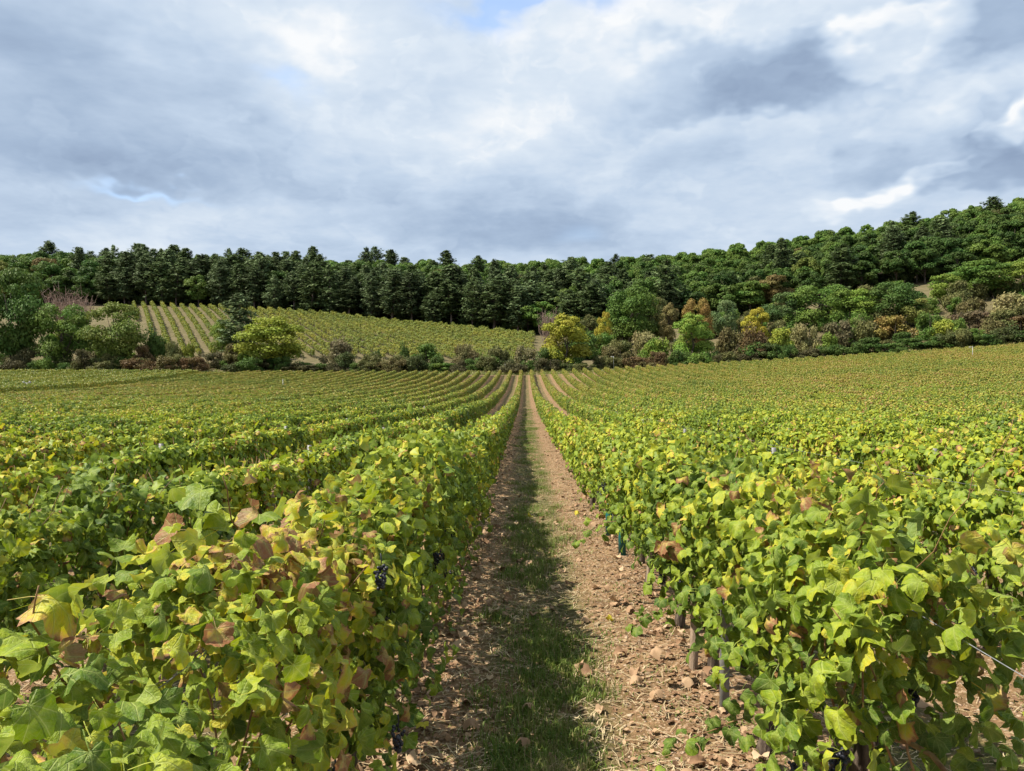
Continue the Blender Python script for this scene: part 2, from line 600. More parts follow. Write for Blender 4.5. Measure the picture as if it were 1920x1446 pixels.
def frames(normal, tip):
    """Rotation matrices whose z axis follows normal and whose y axis follows tip."""
    z = unit(normal)
    y = unit(tip - (tip * z).sum(-1, keepdims=True) * z)
    x = np.cross(y, z)
    return np.stack([x, y, z], -1)


ORD = ['zeroth', 'first', 'second', 'third', 'fourth', 'fifth', 'sixth', 'seventh', 'eighth', 'ninth', 'tenth', 'eleventh', 'twelfth']


def ordinal(i):
    if i < len(ORD):
        return ORD[i]
    return f'{i}' + ('th' if 10 < i % 100 < 14 else {1: 'st', 2: 'nd', 3: 'rd'}.get(i % 10, 'th'))


# ------------------------------------------------------------------ terrain
_py = np.arange(-60, 200, 1.0)
_pz = np.interp(_py, [-60, 0, 12, 25, 45, 61, 80, 100, 120, 138, 160, 200], [.7, 0, -.14, -.25, -.30, -.2, .25, .96, 2.1, 3.5, 5.6, 10])
_k = np.exp(-0.5 * (np.arange(-12, 13) / 5.0) ** 2)
_k /= _k.sum()
_pz = np.convolve(np.pad(_pz, 12, mode='edge'), _k, 'valid')

_U = np.array([(p - 985) / 1450 for p in (-200, 100, 400, 640, 985, 1150, 1300, 1450, 1600, 1920, 2200)])
_Y = np.array([138., 150, 165, 200, 225, 250, 300, 350, 420, 700])
_T = np.array([
    # px: -200 100  400  640  985 1150 1300 1450 1600 1920 2200
    [3.4, 3.5, 3.5, 3.5, 3.5, 3.9, 4.7, 5.3, 6.1, 8.6, 10.5],
    [5.0, 5.2, 5.6, 5.4, 5.0, 5.2, 6.0, 7.2, 8.8, 11.5, 14],
    [8.5, 9.0, 9.2, 8.6, 7.5, 7.6, 8.6, 11.0, 13., 16.5, 19],
    [17., 18., 17.8, 16.2, 14.2, 14.0, 16., 19.5, 23.5, 29, 33],
    [22., 23.5, 23.2, 21.4, 18.0, 18.5, 21., 25.0, 30., 38, 43],
    [27., 28.5, 28.0, 26.0, 22.5, 23.5, 27., 31.5, 37., 47, 53],
    [39., 41.0, 39.5, 38.0, 37.5, 38.0, 41., 45.0, 50., 62, 69],
    [45., 47.0, 45.5, 44.0, 43.5, 44.5, 48., 52.5, 58., 70, 78],
    [45., 47.0, 45.5, 44.0, 43.5, 45.0, 48., 53.0, 59., 71, 79],
    [20., 20.0, 20.0, 20.0, 20.0, 20.0, 22., 25.0, 30., 35, 40]])


def ground(X, Y, micro=True):
    X = np.asarray(X, float)
    Y = np.asarray(Y, float)
    near = np.interp(Y, _py, _pz)
    xr = np.clip(X, 0, 110)
    S = np.clip((Y - 10) / 115, 0, 1)
    S = S * S * (3 - 2 * S)
    near = near + (0.040 * xr + .00017 * xr ** 2) * S
    Yc = np.clip(Y, 138, 700)
    U = np.clip(X / Yc, _U[0], _U[-1])
    iu = np.clip(np.searchsorted(_U, U) - 1, 0, len(_U) - 2)
    iy = np.clip(np.searchsorted(_Y, Yc) - 1, 0, len(_Y) - 2)
    fu = (U - _U[iu]) / (_U[iu + 1] - _U[iu])
    fy = (Yc - _Y[iy]) / (_Y[iy + 1] - _Y[iy])
    far = ((_T[iy, iu] * (1 - fu) + _T[iy, iu + 1] * fu) * (1 - fy) + (_T[iy + 1, iu] * (1 - fu) + _T[iy + 1, iu + 1] * fu) * fy)
    b = np.clip((Y - 136) / 6, 0, 1)
    b = b * b * (3 - 2 * b)
    z = near * (1 - b) + far * b
    if micro:
        k = np.clip(1 - (Y - 12) / 20, 0, 1) * np.clip(1 - (np.abs(X) - 5) / 5, 0, 1)
        z = z + k * (.016 * np.sin(X * 7.1 + 1.3 * np.sin(Y * 1.7)) * np.sin(Y * 5.3 + X * 2) + .010 * np.sin(X * 17 + Y * 11) * np.sin(Y * 13 - X * 6))
        # a slight crown along the grassy middle and ridges under the vines
        ph = (X - XR) / SP
        z = z + k * .03 * np.cos(2 * math.pi * ph)
    return z


SP = 1.85            # row spacing
XR = 1.07            # first row right of the path
XL = XR - SP
FIELD_END = 137.0


def gz(x, y):
    return float(ground(x, y))


def edge_Y(u):
    return np.interp(u, [(p - 985) / 1450 for p in (-200, 0, 250, 400, 640, 985, 1120, 1200, 1300, 1500, 1920, 2200)],
                     [250, 246, 247, 243, 232, 208, 203, 206, 214, 213, 214, 216])


def at(px, Y):
    X = (px - 985) / 1450 * Y
    return X, Y


# the sheet: fine near the camera, coarse far off
gx = np.unique(np.round(np.concatenate([np.arange(-4, 6.01, .08), np.arange(6, 30, .6), np.arange(-30, -4, .6), np.arange(30, 130, 3), np.arange(-130, -30, 3), np.arange(130, 420, 12), np.arange(-420, -129, 12)]), 3))
gy = np.unique(np.round(np.concatenate([np.arange(-30, 0, 2.), np.arange(0, 14, .08), np.arange(14, 40, .4), np.arange(40, 260, 1.6), np.arange(260, 440, 6), np.arange(440, 700.1, 30)]), 3))
GX, GY = np.meshgrid(gx, gy)
GZ = ground(GX, GY)
nx, ny = len(gx), len(gy)
V = np.stack([GX, GY, GZ], -1).reshape(-1, 3)
ii = (np.arange(ny - 1)[:, None] * nx + np.arange(nx - 1)[None]).reshape(-1)
Fq = np.stack([ii, ii + 1, ii + nx + 1, ii + nx], -1)
alley = np.clip((np.cos(2 * math.pi * ((GX - XR) / SP - .5 + .02)) - .15) / .5, 0, 1) * (GY < FIELD_END)
dryg = np.clip((GY - FIELD_END + 1) / 2, 0, 1)
GU = GX / np.maximum(GY, 1)
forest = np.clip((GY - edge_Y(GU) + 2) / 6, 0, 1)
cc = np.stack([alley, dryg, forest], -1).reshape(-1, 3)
g_mb = MB()
g_mb.V, g_mb.C, g_mb.Fc, g_mb.nv = [V], [cc], [Fq], len(V)
ground_ob = g_mb.build('ground', M_GROUND, smooth=True)
tag(ground_ob, 'stony tan vineyard soil rising to wooded slopes', 'ground', kind='structure')


# ------------------------------------------------------------------ vine leaf templates
def leaf_template(nb=24, fold=.18, curl=.25, wave=.06, seed=0, ring=True, teeth=.035, petiole=False):
    r_ = np.random.default_rng(seed)
    ph = np.linspace(-math.pi, math.pi, nb, endpoint=False) + math.pi / nb
    def rad(p):
        r = np.full_like(p, .475)
        for c_, a_, wd in ((0, .10, .36), (1.08, .06, .34), (-1.08, .06, .34), (2.15, .035, .36), (-2.15, .035, .36)):
            r = r + a_ * np.exp(-((p - c_) / wd) ** 2)
        return r * (1 - .6 * np.exp(-((math.pi - np.abs(p)) / .20) ** 2))
    rb = rad(ph) * (1 + r_.normal(0, .03, nb))
    rb[::2] *= 1 + teeth
    rb[1::2] *= 1 - teeth
    pw = r_.uniform(0, 6.28)
    asym = r_.normal(0, .05)

    def P(r, p):
        x = r * np.sin(p) * 1.04
        y = .34 + r * np.cos(p)
        q = np.sqrt(x * x + (y - .34) ** 2) / .5
        z = fold * np.abs(x) - curl * q * q * .35 + wave * np.sin(3 * p + pw) * q + asym * x - .18 * curl * np.clip(y, 0, 2) ** 2
        return np.stack([x, y, z], -1)
    V = [P(np.zeros(1), np.zeros(1))]
    C = [np.array([[0, 1., 0.]])]
    Fs = []
    if ring:
        nr = nb // 2
        pr = np.linspace(-math.pi, math.pi, nr, endpoint=False) + 2 * math.pi / nb
        mid = P(.55 * rad(pr), pr)
        mid[:, 2] += r_.normal(0, .018, nr)
        V += [mid, P(rb, ph)]
        vein = np.exp(-((np.minimum.reduce([np.abs(pr - c_) for c_ in (0, 1.08, -1.08, 2.15, -2.15)])) / .2) ** 2)
        C += [np.stack([np.zeros(nr), vein, np.full(nr, .45)], -1), np.stack([np.zeros(nb), np.zeros(nb), np.ones(nb)], -1)]
        for i in range(nr):
            j = (i + 1) % nr
            Fs.append((0, 1 + j, 1 + i))
            o_ = 1 + nr
            b0, b1, b2 = o_ + 2 * i, o_ + (2 * i + 1) % nb, o_ + (2 * i + 2) % nb
            Fs += [(1 + i, b1, b0), (1 + i, 1 + j, b1), (1 + j, b2, b1)]
    else:
        V.append(P(rb, ph))
        C.append(np.stack([np.zeros(nb), np.zeros(nb), np.ones(nb)], -1))
        for i in range(nb):
            Fs.append((0, 1 + (i + 1) % nb, 1 + i))
    V = np.concatenate(V)
    C = np.concatenate(C)
    if petiole:
        n0 = len(V)
        pts = np.array([[0, .12, -.01], [.02, -.12, -.10], [.0, -.45, -.34]])
        V = np.concatenate([V, pts + [.014, 0, 0], pts - [.014, 0, 0], ])
        C = np.concatenate([C, np.tile([[.15, .6, .2]], (6, 1))])
        Fs += [(n0, n0 + 1, n0 + 4, n0 + 3), (n0 + 1, n0 + 2, n0 + 5, n0 + 4)]
    return V, [tuple(f) for f in Fs], C


LEAF_HI = [leaf_template(26, f, c_, w_, s_, True, .045, True) for f, c_, w_, s_ in
           ((.25, .45, .11, 1), (-.14, .65, .13, 2), (.38, .25, .09, 3), (.10, 1.1, .17, 4), (.18, -.5, .17, 5), (.65, .9, .18, 6), (.36, 1.3, .20, 7), (-.30, .45, .18, 8), (.85, .3, .14, 9), (.08, .3, .08, 10))]
LEAF_MID = [leaf_template(14, f, c_, w_, s_, False, .07) for f, c_, w_, s_ in ((.22, .3, .08, 11), (-.1, .5, .10, 12), (.35, .2, .08, 13), (.1, .6, .12, 14))]
LEAF_LOW = [leaf_template(7, f, c_, w_, s_, False, .06) for f, c_, w_, s_ in ((.25, .3, .08, 21), (-.1, .5, .10, 22), (.35, .2, .08, 23))]
QV = np.array([[-.5, 0, 0], [0, .05, .12], [.5, 0, 0], [.36, .8, -.05], [0, 1, .02], [-.36, .8, -.05]])
QF = [(0, 1, 4, 5), (1, 2, 3, 4)]
LEAF_Q = (QV, QF, np.array([[0, 0, .6], [0, .6, .2], [0, 0, .6], [0, 0, 1], [0, .3, .8], [0, 0, 1]]))


def hedge_points(n, r_, L=1.1, h=1.0, z0=.30, wid=.30, inner=False, strays=.02, wild=.45):
    """Leaf places on one vine of the trellised hedge: position, normal, tip direction."""
    u = r_.uniform(-L / 2, L / 2, n)
    kind = r_.random(n)
    sd = np.where(r_.random(n) < .5, -1., 1.)
    f1, f2, f3 = r_.uniform(0, 6.28, 3)
    hh = h + wild * (.07 * np.sin(u * 5 + f1) + .04 * np.sin(u * 13 + f2))
    tz = r_.random(n) ** .72
    zlow = z0 + .10 * np.sin(u * 6 + f3) + .06 * np.sin(u * 15 + f1)
    z = zlow + (hh - zlow) * tz
    wv = wid * (.62 + .45 * np.sin(math.pi * np.clip(tz * .82 + .10, 0, 1))) * (1 + .22 * np.sin(u * 8 + z * 6 + f2) + .14 * np.sin(u * 17 - z * 11 + f3))
    lat = sd * wv * (1 - .40 * r_.random(n) ** 1.4)
    if inner:
        lat *= .30 + .68 * r_.random(n)
    nrm = np.stack([sd * .95, r_.normal(0, .50, n), .30 + r_.normal(0, .42, n)], -1)
    tip = np.stack([sd * .35 + r_.normal(0, .35, n), r_.normal(0, .55, n), -.85 + r_.normal(0, .25, n)], -1)
    top = kind < .24
    lat = np.where(top, r_.uniform(-.8, .8, n) * wid, lat)
    z = np.where(top, hh + r_.normal(0.0, .02 + .035 * wild, n) - .10 * np.abs(lat) / .24, z)
    tn = np.stack([lat * 1.8 + r_.normal(0, .45, n), r_.normal(0, .5, n), np.full(n, .85)], -1)
    tt = np.stack([np.sign(lat) * .6 + r_.normal(0, .6, n), r_.normal(0, .8, n), -.35 + r_.normal(0, .35, n)], -1)
    nrm = np.where(top[:, None], tn, nrm)
    tip = np.where(top[:, None], tt, tip)
    st = (kind > 1 - strays)
    z = np.where(st, hh + r_.uniform(.02, .24, n) * r_.random(n), z)
    lat = np.where(st, np.sign(lat) * .08 + r_.normal(0, .06, n), lat)
    return np.stack([lat, u, z], -1), nrm, tip


def leaf_values(n, r_, z):
    """How far each leaf has turned: 0 deep green ... 1 brown."""
    v = .10 + r_.beta(2.4, 2.8, n) * .60
    v = v + .10 * np.clip((z - .75) / .4, -.6, 1)
    old = r_.random(n) < .04
    v = np.where(old, r_.uniform(.78, 1.0, n), v)
    return np.clip(v, 0, 1)


def fill_leaves(mb, temps, pts, nrm, tip, size, val, r_):
    which = r_.integers(0, len(temps), len(pts))
    Rm = frames(nrm, tip)
    for k in range(len(temps)):
        s_ = which == k
        C = np.zeros((s_.sum(), 3))
        C[:, 0] = val[s_]
        mb.add_many(temps[k][0], temps[k][1], pts[s_], Rm[s_], size[s_], C, temps[k][2])


def vine_trunk(r_, lean=0.06):
    mb = MB()
    n = 9
    zz = np.linspace(-.05, .52, n)
    ph = r_.uniform(0, 6.28, 2)
    pts = np.stack([lean * zz + .025 * np.sin(zz * 9 + ph[0]), .03 * np.sin(zz * 7 + ph[1]) + .05 * zz, zz], -1)
    rad = np.interp(zz, [-.05, .02, .15, .4, .52], [.050, .040, .030, .027, .034]) * (1 + .12 * r_.normal(size=n))
    mb.tube(pts, rad, 8)
    return mb, pts[-1]


def vine_cane(r_, head, d):
    mb = MB()
    tt = np.linspace(0, 1, 7)
    pts = head + np.stack([.02 * np.sin(tt * 6), d * tt * .52, .10 * np.sin(tt * 2.6)], -1) + r_.normal(0, .006, (7, 3))
    mb.tube(pts, np.interp(tt, [0, 1], [.012, .006]), 6)
    return mb


def vine_shoot(r_, y0, top):
    mb = MB()
    tt = np.linspace(0, 1, 6)
    x1, y1 = r_.normal(0, .12), r_.normal(0, .12)
    pts = np.stack([x1 * tt ** 1.3 + .02 * np.sin(tt * 7), y0 + y1 * tt, .52 + (top - .52) * tt], -1)
    mb.tube(pts, np.interp(tt, [0, 1], [.0042, .0018]), 5)
    return mb


def grape_mesh(seed):
    r_ = np.random.default_rng(seed)
    mb = MB()
    # a small low icosphere for each berry
    p = (1 + 5 ** .5) / 2
    iv = unit(np.array([(-1, p, 0), (1, p, 0), (-1, -p, 0), (1, -p, 0), (0, -1, p), (0, 1, p), (0, -1, -p), (0, 1, -p), (p, 0, -1), (p, 0, 1), (-p, 0, -1), (-p, 0, 1)], float))
    fi = [(0, 11, 5), (0, 5, 1), (0, 1, 7), (0, 7, 10), (0, 10, 11), (1, 5, 9), (5, 11, 4), (11, 10, 2), (10, 7, 6), (7, 1, 8), (3, 9, 4), (3, 4, 2), (3, 2, 6), (3, 6, 8), (3, 8, 9), (4, 9, 5), (2, 4, 11), (6, 2, 10), (8, 6, 7), (9, 8, 1)]
    # one subdivision
    vv = [tuple(v) for v in iv]
    cache, f2 = {}, []

    def midp(a, b):
        k = (min(a, b), max(a, b))
        if k not in cache:
            q = unit((np.array(vv[a]) + np.array(vv[b])) / 2)
            vv.append(tuple(q))
            cache[k] = len(vv) - 1
        return cache[k]
    for a, b, c_ in fi:
        x, y, z = midp(a, b), midp(b, c_), midp(c_, a)
        f2 += [(a, x, z), (b, y, x), (c_, z, y), (x, y, z)]
    n = 46
    tt = r_.random(n) ** .8
    rr = .036 * (1 - .72 * tt) * np.sqrt(r_.uniform(.35, 1, n))
    th = r_.uniform(0, 6.28, n)
    pos_ = np.stack([rr * np.cos(th), rr * np.sin(th), -.105 * tt], -1)
    mb.add_many(np.array(vv), f2, pos_, np.tile(np.eye(3), (n, 1, 1)), r_.uniform(.0075, .0095, n))
    mb.tube([(0, 0, .05), (0.004, 0, .02), (0, 0, -.02)], [.003, .003, .002], 5)
    return mb.mesh('grape_bunch', M_GRAPE, True)


GRAPES = [grape_mesh(s_) for s_ in (1, 2, 3)]

# shared mesh data
HI_MESH = []
for V_, F_, C_ in LEAF_HI:
    b_ = MB()
    b_.add(V_, F_, C_)
    me_ = b_.mesh('leaf', M_VINE_NEAR, True)
    a_ = me_.attributes.new('luv', 'FLOAT_VECTOR', 'POINT')
    a_.data.foreach_set('vector', V_.astype(np.float32).ravel())
    HI_MESH.append(me_)

TRUNKS, HEADS = [], []
for s_ in range(5):
    b_, hd = vine_trunk(np.random.default_rng(100 + s_), (-.08, .06, .02, .12, -.03)[s_])
    TRUNKS.append(b_.mesh('trunk', M_VTRUNK, True))
    HEADS.append(hd)
CANES = [vine_cane(np.random.default_rng(130 + s_), HEADS[s_ % 5], (-1, 1)[s_ // 5]).mesh('cane', M_SHOOT, True) for s_ in range(10)]
SHOOTS = [vine_shoot(np.random.default_rng(160 + s_), 0, .98 + .05 * (s_ % 4)).mesh('shoot', M_SHOOT, True) for s_ in range(8)]
FOL = []
for s_ in range(10):
    r_ = np.random.default_rng(200 + s_)
    b_ = MB()
    n = 640
    p_, nn, tt = hedge_points(n, r_, z0=.2, h=.94, wid=.215, wild=.3)
    fill_leaves(b_, LEAF_MID, p_, nn, tt, r_.uniform(.055, .095, n), leaf_values(n, r_, p_[:, 2]), r_)
    FOL.append(b_.mesh('foliage', M_VINE, True))
SHOOTSET = []
for s_ in range(4):
    r_ = np.random.default_rng(300 + s_)
    b_ = MB()
    for k in range(7):
        q = vine_shoot(r_, -.45 + .15 * k, .95 + r_.uniform(-.05, .12))
        b_.add(q.V[0], q.Fc[0])
    SHOOTSET.append(b_.mesh('shoots', M_SHOOT, True))

# ------------------------------------------------------------------ the individual vines: the 300 that show largest
cands = []
rows = {}
for k in range(-30, 30):
    X = XR + SP * k
    side = 'right' if k >= 0 else 'left'
    nrow = k + 1 if k >= 0 else -k
    if k >= 0:
        y0 = 2.45 if k == 0 else 2.9
    else:
        y0 = 1.26 if k == -1 else 1.7
    ys = y0 + 1.0 * np.arange(0, 140)
    ys = ys[ys < FIELD_END - .5]
    rows[k] = ys
    for j, y in enumerate(ys):
        px = 985 + X / y * 1450
        mar = 900 / y
        if px < -mar or px > 1920 + mar:
            continue
        cands.append((math.hypot(X, y), k, j, X, y, side, nrow))
cands.sort()
# number the vines that stand in view along each row, from the camera
first_seen = {}
for d_, k, j, X, y, side, nrow in cands:
    first_seen[k] = min(first_seen.get(k, 999), j)
NEAR_KEYS = [(-1, j) for j in range(9)] + [(0, j) for j in range(9)] + [(1, j) for j in range(1, 4)] + [(-2, j) for j in range(1, 4)]
taken = set()
VINES = {}
n_vines = 300
rowcount = {}
for d_, k, j, X, y, side, nrow in cands[:n_vines]:
    taken.add((k, j))
    r_ = np.random.default_rng(5000 + 137 * (k + 40) + j)
    x_ = X + r_.normal(0, .03)
    y_ = y + r_.normal(0, .05)
    z_ = gz(x_, y_)
    vt = r_.integers(0, 5)
    flip = 0.0 if r_.random() < .5 else math.pi
    hs = 1 + r_.normal(0, .035) + (.08 if k in (-1, 0) and 8 < j < 16 else 0)
    root = empty('grapevine', (x_, y_, z_), flip, (1, 1, hs))
    VINES[(k, j)] = root
    nth = j - first_seen[k] + 1
    tag(root, f'grapevine, {ordinal(nth)} from the camera in the {ordinal(nrow)} row {side} of the grassy path', 'grapevine', 'grapevines in the trellised rows')
    link('trunk', TRUNKS[vt], root)
    ssh = float(np.clip(r_.normal(.2, .05), .05, .4))
    if (k, j) in NEAR_KEYS:
        link('cane', CANES[vt], root)
        link('cane', CANES[vt + 5], root)
        for q in range(7):
            so_ = link('shoot', SHOOTS[int(r_.integers(0, 8))], root, Matrix.Translation((0, -.45 + .15 * q, 0)))
        nl = 300
        hn = (1.28 if k == -1 and j == 0 else 1.14) if k in (-1, 0) else .97
        p_, nn, tt = hedge_points(nl, r_, wid=.31, h=hn, z0=.40 if k >= 0 else (.18 if k == -1 else .06), strays=.06 if j < 4 else .03, wild=1.0 if j < 6 else .7)
        val = leaf_values(nl, r_, p_[:, 2])
        extra = 0.0
        if k == -1 and j < 3:
            extra = .08 if j < 2 else .03
            old = r_.random(nl) < (.11 if j < 2 else .05)
            val = np.where(old, r_.uniform(.8, 1, nl), val)
        size = (.040 + .054 * r_.beta(1.4, 2.1, nl)) * (1.0 if k == -1 else 1.04) * (.78 if k == -1 and j == 0 else 1)
        Rm = frames(nn, tt)
        which = r_.integers(0, len(HI_MESH), nl)
        for q in range(nl):
            M4 = Matrix([[Rm[q, 0, 0], Rm[q, 0, 1], Rm[q, 0, 2], p_[q, 0]], [Rm[q, 1, 0], Rm[q, 1, 1], Rm[q, 1, 2], p_[q, 1]], [Rm[q, 2, 0], Rm[q, 2, 1], Rm[q, 2, 2], p_[q, 2]], [0, 0, 0, 1]])
            lo = link('leaf', HI_MESH[which[q]], root, M4 @ Matrix.Scale(size[q], 4), (val[q] + ssh + extra, 0, 0))
        ni = 760
        p_, nn, tt = hedge_points(ni, r_, wid=.30, h=hn - .02, z0=.42 if k >= 0 else .24, inner=True, strays=.0, wild=.8)
        b_ = MB()
        fill_leaves(b_, LEAF_HI if d_ < 5 else LEAF_MID, p_, nn, tt, r_.uniform(.045, .076, ni) * (.8 if k == -1 and j == 0 else 1), leaf_values(ni, r_, p_[:, 2]), r_)
        fo = b_.build('inner_foliage', M_VINE_NEAR if d_ < 5 else M_VINE, root, True)
        fo.color = (ssh + extra, 0, 0, 1)
        tag(fo, kind='stuff')
        for q in range(3):
            gb = link('grape_bunch', GRAPES[q], root, Matrix.Translation(((-1) ** q * r_.uniform(.10, .27), r_.uniform(-.4, .4), r_.uniform(.42, .72))))
    else:
        fo = link('foliage', FOL[int(r_.integers(0, 10))], root, None, (ssh, 0, 0))
        tag(fo, kind='stuff')
        so_ = link('shoots', SHOOTSET[int(r_.integers(0, 4))], root)
        tag(so_, kind='stuff')

# ------------------------------------------------------------------ trailing shoots, single bunches and one dry tip on the nearest vines
bpy.context.view_layer.update()


def trailing(key, pts, nleaf, size, vals, seed, name='trailing_shoot', rad=.0032):
    """A long shoot that leaves its vine; its leaves are sub-parts."""
    r_ = np.random.default_rng(seed)
    inv = VINES[key].matrix_world.inverted()
    loc = np.array([tuple(inv @ Vector(p)) for p in pts])
    tt = np.linspace(0, 1, 9)
    ts = np.linspace(0, 1, len(loc))
    cur = np.stack([np.interp(tt, ts, loc[:, i_]) for i_ in range(3)], -1) + r_.normal(0, .006, (9, 3))
    mb = MB()
    mb.tube(cur, np.interp(tt, [0, 1], [rad, rad * .45]), 5)
    sh = mb.build(name, M_SHOOT, VINES[key], True)
    for q in range(nleaf):
        f = (q + .6) / nleaf
        p = np.array([np.interp(f, tt, cur[:, i_]) for i_ in range(3)]) + r_.normal(0, .028, 3)
        nn = np.array([r_.normal(-.3, .5), r_.normal(-.4, .4), .9])
        tp = np.array([r_.normal(0, 1), r_.normal(0, 1), -.5])
        Rm = frames(nn[None], tp[None])[0]
        M4 = Matrix([[*Rm[0], p[0]], [*Rm[1], p[1]], [*Rm[2], p[2]], [0, 0, 0, 1]])
        link('leaf', HI_MESH[int(r_.integers(0, 10))], sh, M4 @ Matrix.Scale(size * r_.uniform(.75, 1.2), 4), (r_.uniform(*vals), 0, 0))


trailing((0, 3), [(.85, 5.9, .62), (.60, 5.95, .60), (.38, 6.1, .42)], 16, .062, (.35, .62), 1)
trailing((0, 2), [(.90, 4.3, .45), (.76, 4.3, .42), (.58, 4.35, .28)], 14, .062, (.35, .6), 2)
trailing((0, 1), [(.95, 3.3, .25), (.74, 3.25, .20), (.55, 3.2, .10)], 14, .060, (.35, .62), 3)
trailing((0, 0), [(1.05, 2.2, 1.05), (1.18, 2.08, 1.36), (1.265, 2.0, 1.57)], 2, .055, (1.05, 1.12), 4, rad=.0016)
trailing((-1, 1), [(-.80, 2.2, 1.05), (-.78, 2.1, 1.25), (-.80, 2.02, 1.42)], 8, .085, (.45, .8), 5)
trailing((-1, 0), [(-.85, 1.5, 1.0), (-.86, 1.36, 1.2), (-.83, 1.28, 1.31)], 6, .085, (.6, 1.1), 6)
trailing((0, 1), [(1.05, 3.7, 1.0), (1.05, 3.9, 1.22), (1.08, 3.95, 1.34)], 9, .085, (.3, .6), 7)
trailing((0, 0), [(1.05, 2.5, 1.05), (1.05, 2.4, 1.25), (1.07, 2.33, 1.36)], 9, .085, (.4, .75), 8)
trailing((0, 2), [(.78, 4.12, .82), (.74, 4.10, .84), (.72, 4.1, .80)], 4, .09, (1.16, 1.2), 9, 'red_leaved_shoot')
for key, p in (((-1, 1), (-.46, 2.45, 1.08)), ((-1, 1), (-.40, 2.42, .58)), ((-1, 0), (-.55, 1.35, .98)), ((0, 5), (.75, 7.4, .72)), ((0, 0), (.80, 2.3, .55))):
    lp = VINES[key].matrix_world.inverted() @ Vector(p)
    link('grape_bunch', GRAPES[random.randrange(3)], VINES[key], Matrix.Translation(lp) @ Matrix.Scale(.72, 4))

# ------------------------------------------------------------------ the other vines: one mass in each parcel, instanced on points
src = bpy.data.collections.new('vine_sources')


def far_variant(name, n, temps, size, seed, mat, h=.93, z0=.22, wid=.215, trunk=True, shoots=2):
    r_ = np.random.default_rng(seed)
    b_ = MB()
    p_, nn, tt = hedge_points(n, r_, h=h, z0=z0, wid=wid)
    fill_leaves(b_, temps, p_, nn, tt, r_.uniform(size * .8, size * 1.2, n), leaf_values(n, r_, p_[:, 2]), r_)
    me = b_.mesh(name, mat, True)
    if trunk:
        me.materials.append(M_VTRUNK)
        t_ = MB()
        t_.tube([(0, 0, -.1), (.02, .02, .25), (0, .05, .6)], [.04, .03, .03], 5)
        me2 = t_.mesh('t', None)
        import bmesh
        bm = bmesh.new()
        bm.from_mesh(me)
        nf = len(bm.faces)
        bm.from_mesh(me2)
        bm.faces.ensure_lookup_table()
        for f in bm.faces[nf:]:
            f.material_index = 1
        bm.to_mesh(me)
        bm.free()
    ob = bpy.data.objects.new(name, me)
    src.objects.link(ob)
    return ob


for s_ in range(5):
    far_variant(f'a_mid_{s_}', 480, LEAF_LOW, .088, 400 + s_, M_VINE_MID)
for s_ in range(5):
    far_variant(f'b_far_{s_}', 260, [LEAF_Q], .105, 420 + s_, M_VINE_FAR)
for s_ in range(4):
    far_variant(f'c_young_{s_}', 110, [LEAF_Q], .16, 440 + s_, M_VINE_YELLOW, h=1.35, z0=.45, wid=.24)


def gn_scatter(name, pts, rot, scl, idx):
    me = bpy.data.meshes.new(name)
    me.from_pydata([tuple(p) for p in pts], [], [])
    for an, typ, data, fld in (('rot', 'FLOAT', rot, 'value'), ('idx', 'INT', idx, 'value'), ('scl', 'FLOAT_VECTOR', scl, 'vector')):
        a = me.attributes.new(an, typ, 'POINT')
        a.data.foreach_set(fld, np.asarray(data, np.int32 if typ == 'INT' else np.float32).ravel())
    ob = link(name, me)
    ng = bpy.data.node_groups.new(name, 'GeometryNodeTree')
    ng.interface.new_socket('Geometry', in_out='INPUT', socket_type='NodeSocketGeometry')
    ng.interface.new_socket('Geometry', in_out='OUTPUT', socket_type='NodeSocketGeometry')
    N = ng.nodes
    gi, go = N.new('NodeGroupInput'), N.new('NodeGroupOutput')
    ci = N.new('GeometryNodeCollectionInfo')
    ci.inputs[0].default_value = src
    ci.inputs[1].default_value = True
    ci.inputs[2].default_value = True
    ip = N.new('GeometryNodeInstanceOnPoints')

    def attr(nm, typ):
        a = N.new('GeometryNodeInputNamedAttribute')
        a.data_type = typ
        a.inputs[0].default_value = nm
        return [s2 for s2 in a.outputs if s2.enabled and s2.name == 'Attribute'][0]
    cx = N.new('ShaderNodeCombineXYZ')
    ng.links.new(attr('rot', 'FLOAT'), cx.inputs[2])
    ng.links.new(gi.outputs[0], ip.inputs['Points'])
    ng.links.new(ci.outputs[0], ip.inputs['Instance'])
    ip.inputs['Pick Instance'].default_value = True
    ng.links.new(attr('idx', 'INT'), ip.inputs['Instance Index'])
    ng.links.new(cx.outputs[0], ip.inputs['Rotation'])
    ng.links.new(attr('scl', 'FLOAT_VECTOR'), ip.inputs['Scale'])
    ng.links.new(ip.outputs[0], go.inputs[0])
    md = ob.modifiers.new('scatter', 'NODES')
    md.node_group = ng
    ob.color = (.2, 0, 0, 1)
    return ob


P1, P2 = [], []
for k in range(-60, 56):
    X = XR + SP * k
    ys = rows.get(k)
    if ys is None:
        ys = 2.0 + 1.0 * np.arange(0, 140)
    ys = ys[ys < FIELD_END - .5 - (3 if X < -50 else 0)]
    for j, y in enumerate(ys):
        if (k, j) in taken:
            continue
        px = 985 + X / y * 1450
        mar = 1500 / y + 60
        if px < -mar or px > 1920 + mar or y < 3:
            continue
        (P2 if X < -49 - .14 * max(0, y - 80) else P1).append((X, y))
P1 = np.array(P1)
P2 = np.array(P2)


